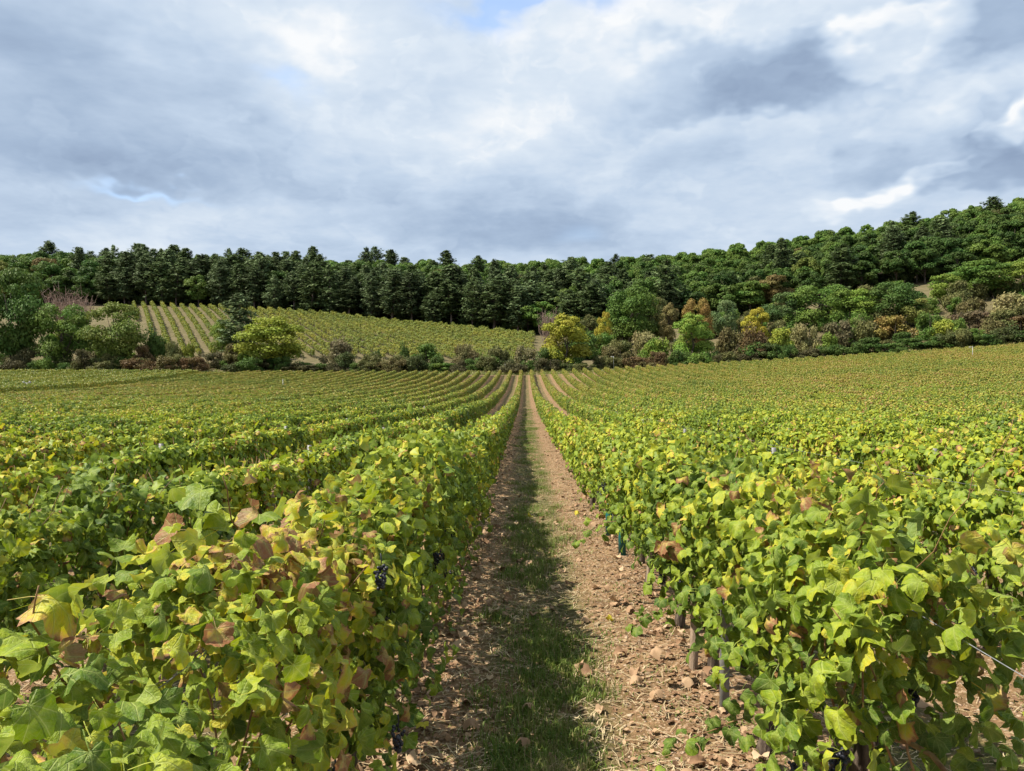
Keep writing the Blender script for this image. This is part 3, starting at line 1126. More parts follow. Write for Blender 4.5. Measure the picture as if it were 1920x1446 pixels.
def vine_scatter(name, P, kind):
    n = len(P)
    x = P[:, 0] + rng.normal(0, .02, n)
    y = P[:, 1] + rng.normal(0, .06, n)
    z = ground(x, y)
    rot = np.where(rng.random(n) < .5, 0, math.pi)
    hv = 1 + .05 * np.sin(x * 1.9) * np.sin(y * .21) + rng.normal(0, .03, n)
    weak = rng.random(n) < .03
    hv = np.where(weak, hv * .72, hv)
    scl = np.stack([1 + rng.normal(0, .07, n), np.full(n, 1.0), hv], -1)
    d_ = np.hypot(x, y)
    if kind == 'main':
        idx = np.where(d_ < rng.uniform(38, 88, n), rng.integers(0, 5, n), 5 + rng.integers(0, 5, n))
    else:
        idx = 10 + rng.integers(0, 4, n)
    return gn_scatter(name, np.stack([x, y, z], -1), rot, scl, idx)


fv = vine_scatter('field_vines', P1, 'main')
tag(fv, 'more distant grapevines of the field merging into a green and yellow carpet', 'vines', kind='stuff')
fy = vine_scatter('young_vines', P2, 'young')
tag(fy, 'yellow-green parcel of vines by the trees at the far left', 'vines', kind='stuff')

# the hillside vineyard under the pines: rows run down the slope towards the right
hd = np.array([.47, -.88])
hp = np.array([.88, .47])
H = []
for a_ in np.arange(-190, 190, 2.6):
    for b_ in np.arange(-330, -60, 1.0):
        p = hp * a_ - hd * b_ * -1.0
        p = np.array([0, 0]) + hp * a_ + hd * b_
        X, Y = p
        if Y < 158 or Y > 260:
            continue
        u = X / Y
        px = 985 + u * 1450
        if px < 228 or px > 1000:
            continue
        if Y > edge_Y(u) - 5 - 2 * math.sin(px * .02):
            continue
        if px < 262 and Y < 200:
            continue
        H.append((X, Y))
H = np.array(H)
n = len(H)
x = H[:, 0] + rng.normal(0, .08, n)
y = H[:, 1] + rng.normal(0, .08, n)
keep = rng.random(n) > .05
x, y = x[keep], y[keep]
n = len(x)
hv = gn_scatter('hillside_vines', np.stack([x, y, ground(x, y)], -1), np.full(n, math.atan2(hd[1], hd[0]) - math.pi / 2), np.stack([rng.uniform(1.0, 1.8, n), np.full(n, 1.4), rng.uniform(.85, 1.3, n)], -1), 10 + rng.integers(0, 4, n))
tag(hv, 'yellowing vines in slanting rows on the hillside below the pines', 'vines', kind='stuff')

# ------------------------------------------------------------------ trees: shared meshes of each kind
CLV = np.array([[-.5, -.5, 0], [.5, -.5, .05], [.55, .45, -.08], [-.45, .55, .1]])
CLF = [(0, 1, 2), (0, 2, 3)]


def scatter_faces(mb, pos_, nrm, size, C, r_, temp=(CLV, CLF)):
    tip = r_.normal(size=(len(pos_), 3))
    mb.add_many(temp[0], temp[1], pos_, frames(nrm, tip), size, C)


def broad_tree(seed, h=10.0, cw=4.2, z0=.22, nfaces=8500, fsize=.27, lobes=34, tall=1.0, trunk_r=.20):
    """Trunk with limbs, and a crown of leaf clumps on uneven lobes."""
    r_ = np.random.default_rng(seed)
    tb = MB()
    zt = h * .55
    zz = np.linspace(-.6, zt, 7)
    tr = np.stack([.25 * np.sin(zz * .5 + seed), .2 * np.sin(zz * .4 + 2 * seed), zz], -1)
    tb.tube(tr, np.interp(zz, [-.6, 0, zt], [trunk_r * 1.5, trunk_r, trunk_r * .35]), 7)
    cz0, cz1 = h * z0, h
    cm = (cz0 + cz1) / 2
    hh = (cz1 - cz0) / 2
    cents, rads = [], []
    for i in range(lobes):
        th = r_.uniform(0, 6.28)
        q = r_.uniform(-1, 1)
        rr = math.sqrt(max(.05, 1 - abs(q) ** 2.2)) * r_.uniform(.45, .86)
        c_ = np.array([cw * rr * math.cos(th), cw * rr * math.sin(th), cm + hh * q * .78])
        cents.append(c_)
        rads.append(r_.uniform(.18, .42) * cw * (1 - .25 * max(q, 0)))
        if i % 4 == 0:
            a_ = tr[min(6, 2 + i % 4 + (i // 8))]
            mid = (a_ + c_) / 2 + [0, 0, .3]
            tb.tube([a_, mid, c_], [trunk_r * .4, trunk_r * .25, trunk_r * .1], 5)
    cents, rads = np.array(cents), np.array(rads)
    cb = MB()
    wgt = rads ** 2
    li = r_.choice(lobes, nfaces, p=wgt / wgt.sum())
    d_ = unit(r_.normal(size=(nfaces, 3)))
    d_[:, 2] = np.where(d_[:, 2] < -.35, -d_[:, 2], d_[:, 2])
    rad = rads[li] * (1 - .45 * r_.random(nfaces) ** 2.2) * (1 + .10 * r_.normal(size=nfaces))
    pos_ = cents[li] + d_ * rad[:, None] * np.array([1, 1, .8])
    nrm = d_ + r_.normal(0, .45, (nfaces, 3)) + [0, 0, .15]
    C = np.stack([.25 + .5 * r_.random(nfaces) + .25 * r_.random(lobes)[li], r_.random(lobes)[li] * .7 + .3 * r_.random(nfaces), np.zeros(nfaces)], -1)
    scatter_faces(cb, pos_, nrm, fsize * r_.uniform(.6, 1.3, nfaces), C, r_)
    return tb.mesh('trunk', M_BARK, True), cb.mesh('crown', M_CROWN)


def pine_tree(seed, h=18.0, cw=2.9, z0=.35, tiers=22, dead=True):
    """A straight pine: bare lower trunk with dead snags, whorls of spreading needle sprays."""
    r_ = np.random.default_rng(seed)
    tb, cb = MB(), MB()
    zz = np.linspace(-.8, h * .97, 8)
    ph = r_.uniform(0, 6)
    ax = lambda z: np.array([.22 * math.sin(z * .25 + ph), .2 * math.sin(z * .2 + 2 * ph), z])
    tb.tube([ax(z) for z in zz], np.interp(zz, [-.8, 0, h], [.26, .2, .03]), 7)
    P_, N_, S_, C_ = [], [], [], []
    bulge = r_.normal(0, .5, tiers)
    for i in range(tiers):
        f = (i + r_.uniform(-.3, .3)) / (tiers - 1)
        f = min(max(f, 0), 1)
        z = h * (z0 + (1 - z0) * f * .95) - .2
        prof = max(.18, (1 - f ** 2.6) ** .75 * (.62 + .38 * min(1, f * 3)) + .16 + .20 * bulge[i])
        nb = int(r_.integers(4, 7))
        a0 = r_.uniform(0, 6.28)
        for b in range(nb):
            th = a0 + b * 6.283 / nb + r_.normal(0, .25)
            ln = cw * prof * r_.uniform(.6, 1.15)
            up = r_.uniform(-.05, .30) + .35 * f
            dv = np.array([math.cos(th), math.sin(th), up])
            s0 = ax(z)
            tb.tube([s0, s0 + dv * ln * .6, s0 + dv * ln * .95 + [0, 0, .1]], [.05, .03, .012], 4, cap=False)
            m_ = int(12 + 16 * min(1.3, max(.2, ln / cw)))
            tt = r_.uniform(.28, 1.05, m_)
            pp = s0 + dv[None] * (ln * tt)[:, None]
            side = np.array([-math.sin(th), math.cos(th), 0])
            pp = pp + side[None] * (r_.normal(0, .27, m_) * ln * .8 * (1.1 - .5 * tt))[:, None] + np.stack([np.zeros(m_), np.zeros(m_), r_.normal(.10, .30, m_)], -1)
            P_.append(pp)
            N_.append(np.tile([0, 0, 1.], (m_, 1)) + r_.normal(0, .55, (m_, 3)) + dv[None] * .35)
            S_.append(r_.uniform(.30, .60, m_))
            cv = r_.uniform(.2, .9)
            C_.append(np.stack([cv * .5 + .5 * r_.random(m_), np.full(m_, .5) + r_.normal(0, .2, m_), np.zeros(m_)], -1))
    if dead:
        for i in range(10):
            z = h * r_.uniform(.12, z0 + .05)
            th = r_.uniform(0, 6.28)
            dv = np.array([math.cos(th), math.sin(th), r_.uniform(-.25, .1)])
            tb.tube([ax(z), ax(z) + dv * r_.uniform(.6, 1.6)], [.035, .012], 4, cap=False)
    P_, N_, S_, C_ = map(np.concatenate, (P_, N_, S_, C_))
    # needle sprays: ragged six-point star patches
    a_ = np.linspace(0, 2 * math.pi, 10, endpoint=False)
    rr = np.where(np.arange(10) % 2 == 0, .62, .22)
    sv = np.concatenate([[[0, 0, .05]], np.stack([rr * np.cos(a_), rr * np.sin(a_), np.where(np.arange(10) % 2 == 0, .10, -.03)], -1)])
    sf = [(0, 1 + i, 1 + (i + 1) % 10) for i in range(10)]
    scatter_faces(cb, P_, N_, S_ * 1.25, C_, r_, (sv, sf))
    return tb.mesh('trunk', M_PINEBARK, True), cb.mesh('crown', M_NEEDLE)


def shrub(seed, h=3.0, cw=1.9, nfaces=4600, fsize=.125, lobes=22):
    r_ = np.random.default_rng(seed)
    tb, cb = MB(), MB()
    for i in range(9):
        th = r_.uniform(0, 6.28)
        e = np.array([math.cos(th) * cw * r_.uniform(.2, .85), math.sin(th) * cw * r_.uniform(.2, .85), h * r_.uniform(.55, .95)])
        b0 = np.array([math.cos(th) * .2, math.sin(th) * .2, -.3])
        tb.tube([b0, (b0 + e) / 2 + r_.normal(0, .12, 3), e], [.05, .03, .01], 5, cap=False)
    th = r_.uniform(0, 6.28, lobes)
    q = r_.random(lobes)
    rr = cw * np.sqrt(r_.random(lobes)) * (.92 - .45 * q ** 2)
    cents = np.stack([rr * np.cos(th), rr * np.sin(th), h * (.10 + .68 * q)], -1)
    rads = r_.uniform(.26, .5, lobes) * cw * .8
    li = r_.integers(0, lobes, nfaces)
    d_ = unit(r_.normal(size=(nfaces, 3)))
    pos_ = cents[li] + d_ * (rads[li] * (1 - .5 * r_.random(nfaces) ** 1.5) * (1 + .15 * r_.normal(size=nfaces)))[:, None] * [1, 1, .85]
    pos_[:, 2] = np.maximum(pos_[:, 2], .02)
    C = np.stack([.2 + .55 * r_.random(nfaces) + .25 * r_.random(lobes)[li], r_.random(lobes)[li] * .8 + .2 * r_.random(nfaces), np.zeros(nfaces)], -1)
    scatter_faces(cb, pos_, d_ + r_.normal(0, .6, (nfaces, 3)) + [0, 0, .2], fsize * r_.uniform(.6, 1.4, nfaces), C, r_)
    return tb.mesh('stems', M_BARK, True), cb.mesh('foliage', M_CROWN)


def bare_shrub(seed, h=4.0, cw=2.2, n=70):
    r_ = np.random.default_rng(seed)
    tb, cb = MB(), MB()
    for i in range(n):
        th = r_.uniform(0, 6.28)
        e = np.array([math.cos(th) * cw * r_.uniform(.05, 1), math.sin(th) * cw * r_.uniform(.05, 1), h * r_.uniform(.6, 1.05)])
        b0 = np.array([r_.normal(0, .2), r_.normal(0, .2), -.2])
        mid = b0 * .4 + e * .6 + r_.normal(0, .2, 3) - [0, 0, .2]
        (tb if i < 8 else cb).tube([b0, mid, e], [.05, .035, .012], 4, cap=False)
        for k in range(4):
            f = r_.uniform(.45, 1)
            s0 = b0 * (1 - f) + e * f
            cb.tube([s0, s0 + r_.normal(0, .35, 3) + [0, 0, .35]], [.022, .008], 3, cap=False)
    return tb.mesh('stems', M_TWIG, True), cb.mesh('twigs', M_TWIG, True)


BROAD = [broad_tree(10 + i, z0=(.16, .24, .2, .28, .14, .22, .18, .26)[i], cw=(4.2, 3.6, 4.6, 3.3, 4.0, 3.8, 4.8, 3.5)[i]) for i in range(8)]
PINE = [pine_tree(40 + i, z0=(.18, .26, .10, .30, .20, .08)[i], cw=(2.7, 2.4, 3.1, 2.6, 3.3, 2.9)[i]) for i in range(6)]
LOWTREE = [broad_tree(60 + i, z0=.03, cw=(4.6, 4.0, 5.0)[i], nfaces=12000, fsize=.20, lobes=42) for i in range(3)]
SHRUB = [shrub(80 + i, h=(3, 2.6, 3.4, 3.0, 2.8)[i], cw=(1.9, 2.2, 1.8, 2.4, 2.0)[i]) for i in range(5)]
BARE = [bare_shrub(90 + i) for i in range(2)]


def plant(kind, name, meshes, X, Y, scale, color, label, cat, group=None, sink=0.0, rz=None):
    root = empty(name, (X, Y, gz(X, Y) - sink), random.uniform(0, 6.28) if rz is None else rz, scale)
    tag(root, label, cat, group)
    a_, b_ = meshes
    link(a_.name.split('.')[0], a_, root)
    link(b_.name.split('.')[0], b_, root, None, color)
    return root


GREEN_D = (.056, .096, .020)
GREEN_M = (.082, .136, .024)
GREEN_L = (.130, .190, .030)
YGREEN = (.170, .195, .026)
YELLOW = (.270, .235, .030)
OLIVE = (.100, .105, .034)
BROWN = (.110, .098, .036)
RED = (.110, .074, .032)
TAN = (.180, .165, .066)
ORANGE = (.230, .135, .035)
PINE_C = (.068, .099, .033)
PINE_B = (.086, .120, .048)

# single trees and shrubs between the field and the hill: (px, top y, base y, half-width px, distance, kind, colour, label)
S = [
    (12, 498, 690, 62, 149, 'tree', GREEN_D, 'tall dark green tree at the left edge, taller than its neighbours'),
    (-55, 520, 690, 55, 152, 'tree', GREEN_D, 'dark green tree cut off by the left edge'),
    (108, 563, 690, 54, 148, 'tree', GREEN_M, 'rounded mid green tree beside the tall dark tree at the left edge'),
    (208, 563, 692, 54, 147, 'tree', (.115, .15, .028), 'light olive tree in front of the bare grass patch, right of the rounded green tree'),
    (112, 542, 610, 46, 190, 'bare', None, 'bare pinkish brown shrub showing above the rounded green tree'),
    (146, 552, 612, 24, 186, 'bare', None, 'small bare brown shrub beside the pale grass slope'),
    (286, 610, 690, 30, 150, 'shrub', GREEN_D, 'dark green bush at the foot of the slanting vine rows'),
    (262, 642, 692, 22, 146, 'shrub', RED, 'reddish brown bush left of the dark green bush'),
    (318, 636, 690, 24, 147, 'shrub', OLIVE, 'olive bush right of the dark green bush below the hillside vines'),
    (352, 640, 688, 17, 148, 'shrub', YGREEN, 'small yellow-green bush below the hillside vines'),
    (446, 551, 690, 34, 156, 'pine', PINE_B, 'young bluish pine standing alone before the hillside vines'),
    (412, 596, 672, 26, 158, 'tree', GREEN_L, 'small light green tree at the foot of the lone young pine'),
    (436, 640, 690, 26, 147, 'shrub', BROWN, 'brown bush between lone pine and round bright tree'),
    (506, 591, 692, 62, 147, 'tree', YGREEN, 'round bright yellow-green tree in front of the hillside vines'),
    (632, 632, 690, 34, 149, 'shrub', (.14, .125, .06), 'greyish brown shrub below the middle of the hillside vines'),
    (706, 650, 690, 12, 150, 'shrub', GREEN_D, 'narrow dark bush poking above the hedge below the hillside vines'),
    (758, 640, 690, 14, 150, 'shrub', GREEN_D, 'slim dark green bush before the right part of the hillside vines'),
    (800, 640, 692, 34, 148, 'shrub', GREEN_M, 'broad green bush in the hedge left of the path end'),
    (870, 642, 690, 34, 149, 'shrub', (.135, .12, .05), 'brownish bush in the hedge just left of the path end'),
    (930, 648, 690, 30, 147, 'shrub', OLIVE, 'olive bush in the hedge straight beyond the path'),
    (985, 640, 690, 26, 149, 'shrub', (.14, .13, .06), 'pale twiggy bush straight beyond the path'),
    (1029, 580, 665, 24, 178, 'bare', None, 'bare beige shrub behind the yellow tree right of the path end'),
    (1062, 588, 692, 48, 146, 'tree', (.215, .215, .026), 'yellow-green tree in the hedge just right of the path end'),
    (1030, 650, 692, 30, 145, 'shrub', GREEN_D, 'dark green bush under the yellow tree right of the path end'),
    (1133, 583, 655, 17, 172, 'tree', YELLOW, 'slim yellow tree in front of the big green tree'),
    (1106, 590, 660, 22, 182, 'tree', OLIVE, 'grey-green tree between the two yellow trees'),
    (1188, 534, 652, 56, 180, 'tree', GREEN_M, 'big rounded green tree standing forward of the pines right of centre'),
    (1232, 556, 652, 22, 184, 'tree', OLIVE, 'narrow olive tree leaning on the big rounded green tree'),
    (1254, 568, 652, 20, 176, 'tree', (.16, .135, .05), 'thin pinkish brown tree right of the big rounded green tree'),
    (1210, 618, 668, 34, 158, 'shrub', TAN, 'pale tan shrub below the big rounded green tree'),
    (1160, 628, 672, 32, 156, 'shrub', OLIVE, 'olive shrub left of the tan shrub'),
    (1298, 586, 682, 38, 146, 'tree', GREEN_L, 'fresh green tree at the field edge right of the path end'),
    (1306, 556, 650, 30, 166, 'tree', (.19, .135, .036), 'orange-tinged tree behind the fresh green tree'),
    (1358, 562, 640, 28, 176, 'tree', (.095, .135, .05), 'pale blue-green tree beside the orange-tinged tree'),
    (1418, 577, 650, 26, 164, 'tree', YELLOW, 'small bright yellow tree among the slope shrubs'),
    (1370, 604, 678, 34, 150, 'shrub', BROWN, 'brown shrub right of the fresh green tree'),
    (1410, 608, 676, 38, 149, 'shrub', RED, 'rust brown shrub below the small yellow tree'),
    (1460, 610, 674, 30, 148, 'shrub', YGREEN, 'yellow-green shrub right of the rust brown shrub'),
    (1506, 604, 672, 32, 150, 'shrub', TAN, 'tan seeding shrub in the right hedge'),
    (1548, 622, 668, 20, 147, 'shrub', GREEN_L, 'small bright green bush at the foot of the right hedge'),
    (1566, 592, 664, 34, 152, 'shrub', (.105, .095, .045), 'grey-brown shrub in the right hedge'),
    (1535, 532, 640, 62, 172, 'tree', GREEN_M, 'broad green tree below the grass strip on the right slope'),
    (1475, 548, 640, 40, 176, 'tree', (.072, .115, .034), 'grey-green tree left of the broad green tree on the right slope'),
    (1602, 542, 640, 44, 170, 'tree', GREEN_L, 'light green tree right of the broad green tree on the right slope'),
    (1672, 528, 640, 58, 168, 'tree', GREEN_D, 'dark green tree in the middle of the right slope'),
    (1712, 560, 640, 32, 164, 'tree', (.15, .16, .04), 'pale olive tree beside the dark green tree on the right slope'),
    (1618, 592, 662, 36, 151, 'shrub', OLIVE, 'olive shrub left of the ochre shrub'),
    (1664, 588, 660, 42, 150, 'shrub', (.19, .145, .04), 'large ochre shrub in the right hedge'),
    (1738, 584, 655, 38, 152, 'shrub', GREEN_M, 'green shrub right of the ochre shrub'),
    (1765, 596, 650, 30, 149, 'shrub', YGREEN, 'yellow-green shrub near the right edge of the hedge'),
    (1815, 575, 645, 46, 154, 'shrub', (.105, .08, .042), 'purplish brown shrub towards the right edge'),
    (1770, 515, 610, 42, 184, 'tree', GREEN_L, 'light green tree under the pale grass strip'),
    (1830, 488, 600, 56, 186, 'tree', GREEN_M, 'large green tree near the right edge above the hedge'),
    (1905, 486, 600, 60, 184, 'tree', GREEN_L, 'large light green tree at the right edge'),
    (1885, 548, 640, 46, 160, 'shrub', TAN, 'big pale tan shrub at the right edge'),
    (1950, 560, 640, 46, 156, 'shrub', OLIVE, 'olive shrub cut off by the right edge'),
    (1850, 596, 645, 36, 149, 'shrub', BROWN, 'dark brown shrub low at the right edge of the hedge'),
    (1905, 590, 640, 40, 148, 'shrub', RED, 'reddish brown bush low at the right edge'),
]
for i, (px, ty, by, hw, Yd, kd, colr, lab) in enumerate(S):
    X, Y = at(px, Yd)
    z0 = gz(X, Y)
    ztop = 1.65 + (723 - ty) / 1450 * Yd
    hgt = max(ztop - z0, 1.2)
    rx = hw / 1450 * Yd
    if kd == 'tree':
        ms = LOWTREE[i % 3]
        cw = (4.6, 4.0, 5.0)[i % 3]
        plant(kd, 'broadleaf_tree', ms, X, Y, (rx / cw, rx / cw, hgt / 10.0), colr, lab, 'tree')
    elif kd == 'pine':
        plant(kd, 'pine_tree', PINE[5], X, Y, (rx / 2.7, rx / 2.7, hgt / 17.6), colr, lab, 'pine tree')
    elif kd == 'bare':
        plant(kd, 'bare_shrub', BARE[i % 2], X, Y, (rx / 2.2, rx / 2.2, hgt / 4.1), None, lab, 'shrub')
    else:
        k = i % 5
        plant(kd, 'shrub', SHRUB[k], X, Y, (rx / (1.9, 2.2, 1.8, 2.4, 2.0)[k] * .9, rx / (1.9, 2.2, 1.8, 2.4, 2.0)[k] * .9, hgt / (3, 2.6, 3.4, 3.0, 2.8)[k]), colr, lab, 'shrub')

LAND = [(20, 'the left-edge tree'), (108, 'the rounded green tree'), (208, 'the light olive tree'), (330, 'the slanting vine rows'), (446, 'the lone young pine'),
        (520, 'the round yellow-green tree'), (640, 'the hillside vine rows'), (760, 'the hillside vine end'), (880, 'the left hedge'), (985, 'the path end'),
        (1062, 'the path-end yellow tree'), (1188, 'the big round tree'), (1300, 'the fresh green tree'), (1418, 'the small yellow tree'), (1535, 'the broad slope tree'),
        (1672, 'the dark slope tree'), (1770, 'the pale grass strip'), (1840, 'the large right tree'), (1910, 'the right edge')]


def landmark(px):
    return min(LAND, key=lambda q: abs(q[0] - px))[1]


# the low hedge along the end of the field
i = 0
for px in np.arange(-40, 1985, 19.0):
    px = px + random.uniform(-6, 6)
    Yd = random.uniform(141.3, 147)
    X, Y = at(px, Yd)
    k = random.randrange(5)
    hgt = random.uniform(1.5, 3.9)
    wx_ = random.uniform(.75, 1.5)
    if 940 < px < 1020:
        hgt *= .7
    if px < 230:
        hgt *= 1.2
    red = 230 < px < 380 or 680 < px < 770 or 1090 < px < 1260
    colr = random.choice([RED, BROWN, OLIVE, OLIVE]) if red else random.choice([GREEN_D, GREEN_D, OLIVE, (.075, .07, .03), GREEN_M, (.055, .07, .022)])
    zone = 'on the left' if px < 640 else ('in the middle' if px < 1280 else 'on the right')
    word = {RED: 'reddish', BROWN: 'brown', OLIVE: 'olive', GREEN_D: 'dark green', GREEN_M: 'mid green', (.075, .07, .03): 'dull brownish green', (.055, .07, .022): 'deep green'}[colr]
    plant('shrub', 'hedge_shrub', SHRUB[k], X, Y, (wx_, wx_ * random.uniform(.8, 1.2), hgt / (3, 2.6, 3.4, 3.0, 2.8)[k]), colr,
          f'low {word} shrub in the field-end hedge, nearest to {landmark(px)}', 'shrub', f'{word} hedge shrubs by {landmark(px)}')
    i += 1

# scrub on the slope right of the path, between the hedge and the wood
for q in range(95):
    px = random.uniform(1085, 1980) if q < 85 else random.uniform(20, 230)
    Yd = random.uniform(150, 203)
    if px < 1085:
        Yd = random.uniform(152, 170)
    if 1690 < px < 1800 and Yd > 186:
        continue
    X, Y = at(px, Yd)
    k = random.randrange(5)
    colr, word = random.choice([(GREEN_M, 'mid green'), (GREEN_M, 'mid green'), (GREEN_L, 'light green'), (OLIVE, 'olive'), (OLIVE, 'olive'), (BROWN, 'brown'), (GREEN_D, 'dark green'), (GREEN_M, 'mid green')])
    f_ = random.uniform(1.0, 1.9)
    hh_ = 'low on the slope' if Yd < 168 else ('halfway up the slope' if Yd < 186 else 'high on the slope')
    lab = f'{word} scrub bush {hh_}, behind {landmark(px)}'
    plant('shrub', 'scrub_bush', SHRUB[k], X, Y, (f_, f_, f_ * random.uniform(.8, 1.3)), colr, lab, 'shrub', lab)

# ------------------------------------------------------------------ the forest
forest_list = []
dep, rank = -1.0, 0
while dep < 122:
    step_ = (5.2 if dep < 30 else 8.5)
    px = -50.0
    while px < 1990:
        u = (px - 985) / 1450
        e = float(edge_Y(u))
        right = px > 1235
        y_ = e + dep + random.uniform(-1.8, 1.8) * (0.6 if rank == 0 else 1)
        lim = 328 if px < 1235 else 342
        pine_p = np.interp(px, [0, 150, 260, 900, 1130, 1235, 1300, 1640, 1700, 1760, 1920], [.08, .3, .88, .92, .75, .4, .08, .08, .5, .1, .0])
        if dep > 22:
            pine_p *= .38
        if dep > 42:
            pine_p *= .7
        if right and dep > 50:
            pine_p *= .3
        pine = random.random() < pine_p
        gap = (5.6 if pine else 7.2) * random.uniform(.85, 1.2)
        if right:
            gap *= 1.12
        if dep > 42 and not right:
            gap *= 1.25
        px += gap / y_ * 1450
        if y_ > lim or (right and rank % 4 == 3):
            continue
        forest_list.append((u * y_, y_, px, dep, pine))
    dep += step_
    rank += 1

np_, nb_ = 0, 0
edge_n = {'pine': 0, 'leafy': 0}
seen_lab = {}
# the trees that show largest stand as things; the rest deep in the wood are one mass
keep_p = sorted([q for q in forest_list if q[4]], key=lambda q: q[1])[:290]
keep_b = sorted([q for q in forest_list if not q[4]], key=lambda q: q[1])[:290]
mass = [q for q in forest_list if q not in keep_p and q not in keep_b]
forest_list = keep_p + keep_b
forest_list.sort(key=lambda q: q[2])
for x_, y_, px, dep, pine in forest_list:
    height = 'low down' if dep < 14 else ('midway up' if dep < 45 else 'near the skyline')
    if pine:
        k = random.randrange(6)
        h_ = random.uniform(11.0, 18.5) * (.85 if dep < 0 else 1.0)
        s_ = random.uniform(1.0, 1.75)
        colr, word = random.choice([(PINE_C, 'dark'), (PINE_C, 'dark'), (PINE_B, 'bluish'), ((.056, .080, .030), 'very dark')])
        f_ = random.uniform(.85, 1.2)
        colr = tuple(c_ * f_ for c_ in colr)
        if dep < 0:
            edge_n['pine'] += 1
            lab, grp = f'{ordinal(edge_n["pine"])} pine from the left along the front edge of the wood', 'pines along the front edge of the wood'
        else:
            lab = grp = f'{word} pine in the wood {height}, above {landmark(px)}'
        plant('pine', 'pine_tree', PINE[k], x_, y_, (s_, s_, h_ / 18.0), colr, lab, 'pine tree', grp)
        np_ += 1
    else:
        k = random.randrange(8)
        h_ = random.uniform(11.0, 15.0)
        if px > 1300:
            h_ = random.uniform(9.5, 13.0)
        if dep < 0:
            h_ *= .8
        s_ = random.uniform(1.0, 1.3)
        base, word = random.choice([(GREEN_D, 'dark green'), (GREEN_D, 'dark green'), (GREEN_M, 'mid green'), (GREEN_M, 'mid green'), ((.080, .125, .024), 'light green'), ((.055, .10, .022), 'deep green')])
        if random.random() < .08:
            base, word = random.choice([(OLIVE, 'olive'), ((.12, .15, .03), 'yellowish'), ((.13, .105, .035), 'russet')])
        if px < 130 and random.random() < .35:
            base, word = (.13, .14, .03), 'yellowish'
        f_ = random.uniform(.85, 1.2)
        if px > 1235:
            f_ *= .82
        base = tuple(c_ * f_ for c_ in base)
        if dep < 0:
            edge_n['leafy'] += 1
            lab, grp = f'{ordinal(edge_n["leafy"])} leafy tree from the left along the front edge of the wood', 'leafy trees along the front edge of the wood'
        else:
            lab = grp = f'{word} leafy tree in the wood {height}, above {landmark(px)}'
        plant('broad', 'forest_tree', BROAD[k], x_, y_, (s_, s_, h_ / 10.0), base, lab, 'tree', grp)
        nb_ += 1


def gn_objects(name, objs, pts, rot, scl, idx, color):
    global src
    keep_src = src
    src = bpy.data.collections.new(name + '_sources')
    for ob in objs:
        src.objects.link(ob)
    res = gn_scatter(name, pts, rot, scl, idx)
    src = keep_src
    res.color = (*color, 1)
    return res


def joined(name, pair):
    import bmesh
    bm = bmesh.new()
    bm.from_mesh(pair[1])
    nf = len(bm.faces)
    bm.from_mesh(pair[0])
    bm.faces.ensure_lookup_table()
    for f in bm.faces[nf:]:
        f.material_index = 1
    me = bpy.data.meshes.new(name)
    bm.to_mesh(me)
    bm.free()
    me.materials.append(pair[1].materials[0])
    me.materials.append(pair[0].materials[0])
    return bpy.data.objects.new(name, me)


srcs = [joined(f'tree_{i}', BROAD[i]) for i in range(8)] + [joined(f'tree_{8 + i}', PINE[i]) for i in range(2)]
mx = np.array([(q[0], q[1]) for q in mass])
# more trees on the crest, so that no sky shows between the trunks
ex = []
for q in range(260):
    px = random.uniform(-60, 1990)
    u = (px - 985) / 1450
    y_ = random.uniform(318, 352) if px < 1235 else random.uniform(330, 360)
    ex.append((u * y_, y_))
mx = np.concatenate([mx, np.array(ex)]) if len(mx) else np.array(ex)
n = len(mx)
sc_ = rng.uniform(.95, 1.3, n)
fm = gn_objects('forest', srcs, np.stack([mx[:, 0], mx[:, 1], ground(mx[:, 0], mx[:, 1])], -1), rng.uniform(0, 6.28, n), np.stack([sc_, sc_, rng.uniform(1.0, 1.4, n)], -1), rng.integers(0, 8, n), GREEN_M)
tag(fm, 'far leafy trees closing the skyline behind the nearer wood', 'forest', kind='stuff')
srcs = [joined(f'bush_{i}', SHRUB[i]) for i in range(5)]
up = []
while len(up) < 1100:
    px = random.uniform(-60, 1990)
    u = (px - 985) / 1450
    y_ = float(edge_Y(u)) + 2.5 + 105 * random.random() ** 1.2
    if y_ < 345:
        up.append((u * y_, y_))
up = np.array(up)
n = len(up)
sc_ = rng.uniform(.9, 1.7, n)
um = gn_objects('undergrowth', srcs, np.stack([up[:, 0], up[:, 1], ground(up[:, 0], up[:, 1])], -1), rng.uniform(0, 6.28, n), np.stack([sc_, sc_, rng.uniform(.7, 1.8, n)], -1), rng.integers(0, 5, n), (.050, .075, .020))
tag(um, 'dark undergrowth between the trunks of the wood', 'undergrowth', kind='stuff')
print('forest pines', np_, 'broadleaf', nb_)

# ------------------------------------------------------------------ trellis: posts and wires
def wire(X, z, y0, y1, label):
    ys_ = np.linspace(y0, y1, 40)
    pts = [(X + .015 * math.sin(y_ * .9 + z * 5), y_, gz(X, y_) + z - .02 * math.sin((y_ % 5) / 5 * math.pi)) for y_ in ys_]
    mb = MB()
    mb.tube(pts, [.0012] * len(pts), 5)
    tag(mb.build('trellis_wire', M_WIRE, smooth=True), label, 'wire', 'trellis wires')


for k, nm in ((-1, 'first row left of the path'), (0, 'first row right of the path'), (1, 'second row right of the path')):
    X = XR + SP * k
    for z, zn in ((1.03, 'upper'), (.62, 'lower')):
        wire(X + .03, z, -1.2, 36, f'{zn} galvanised trellis wire of the {nm}')


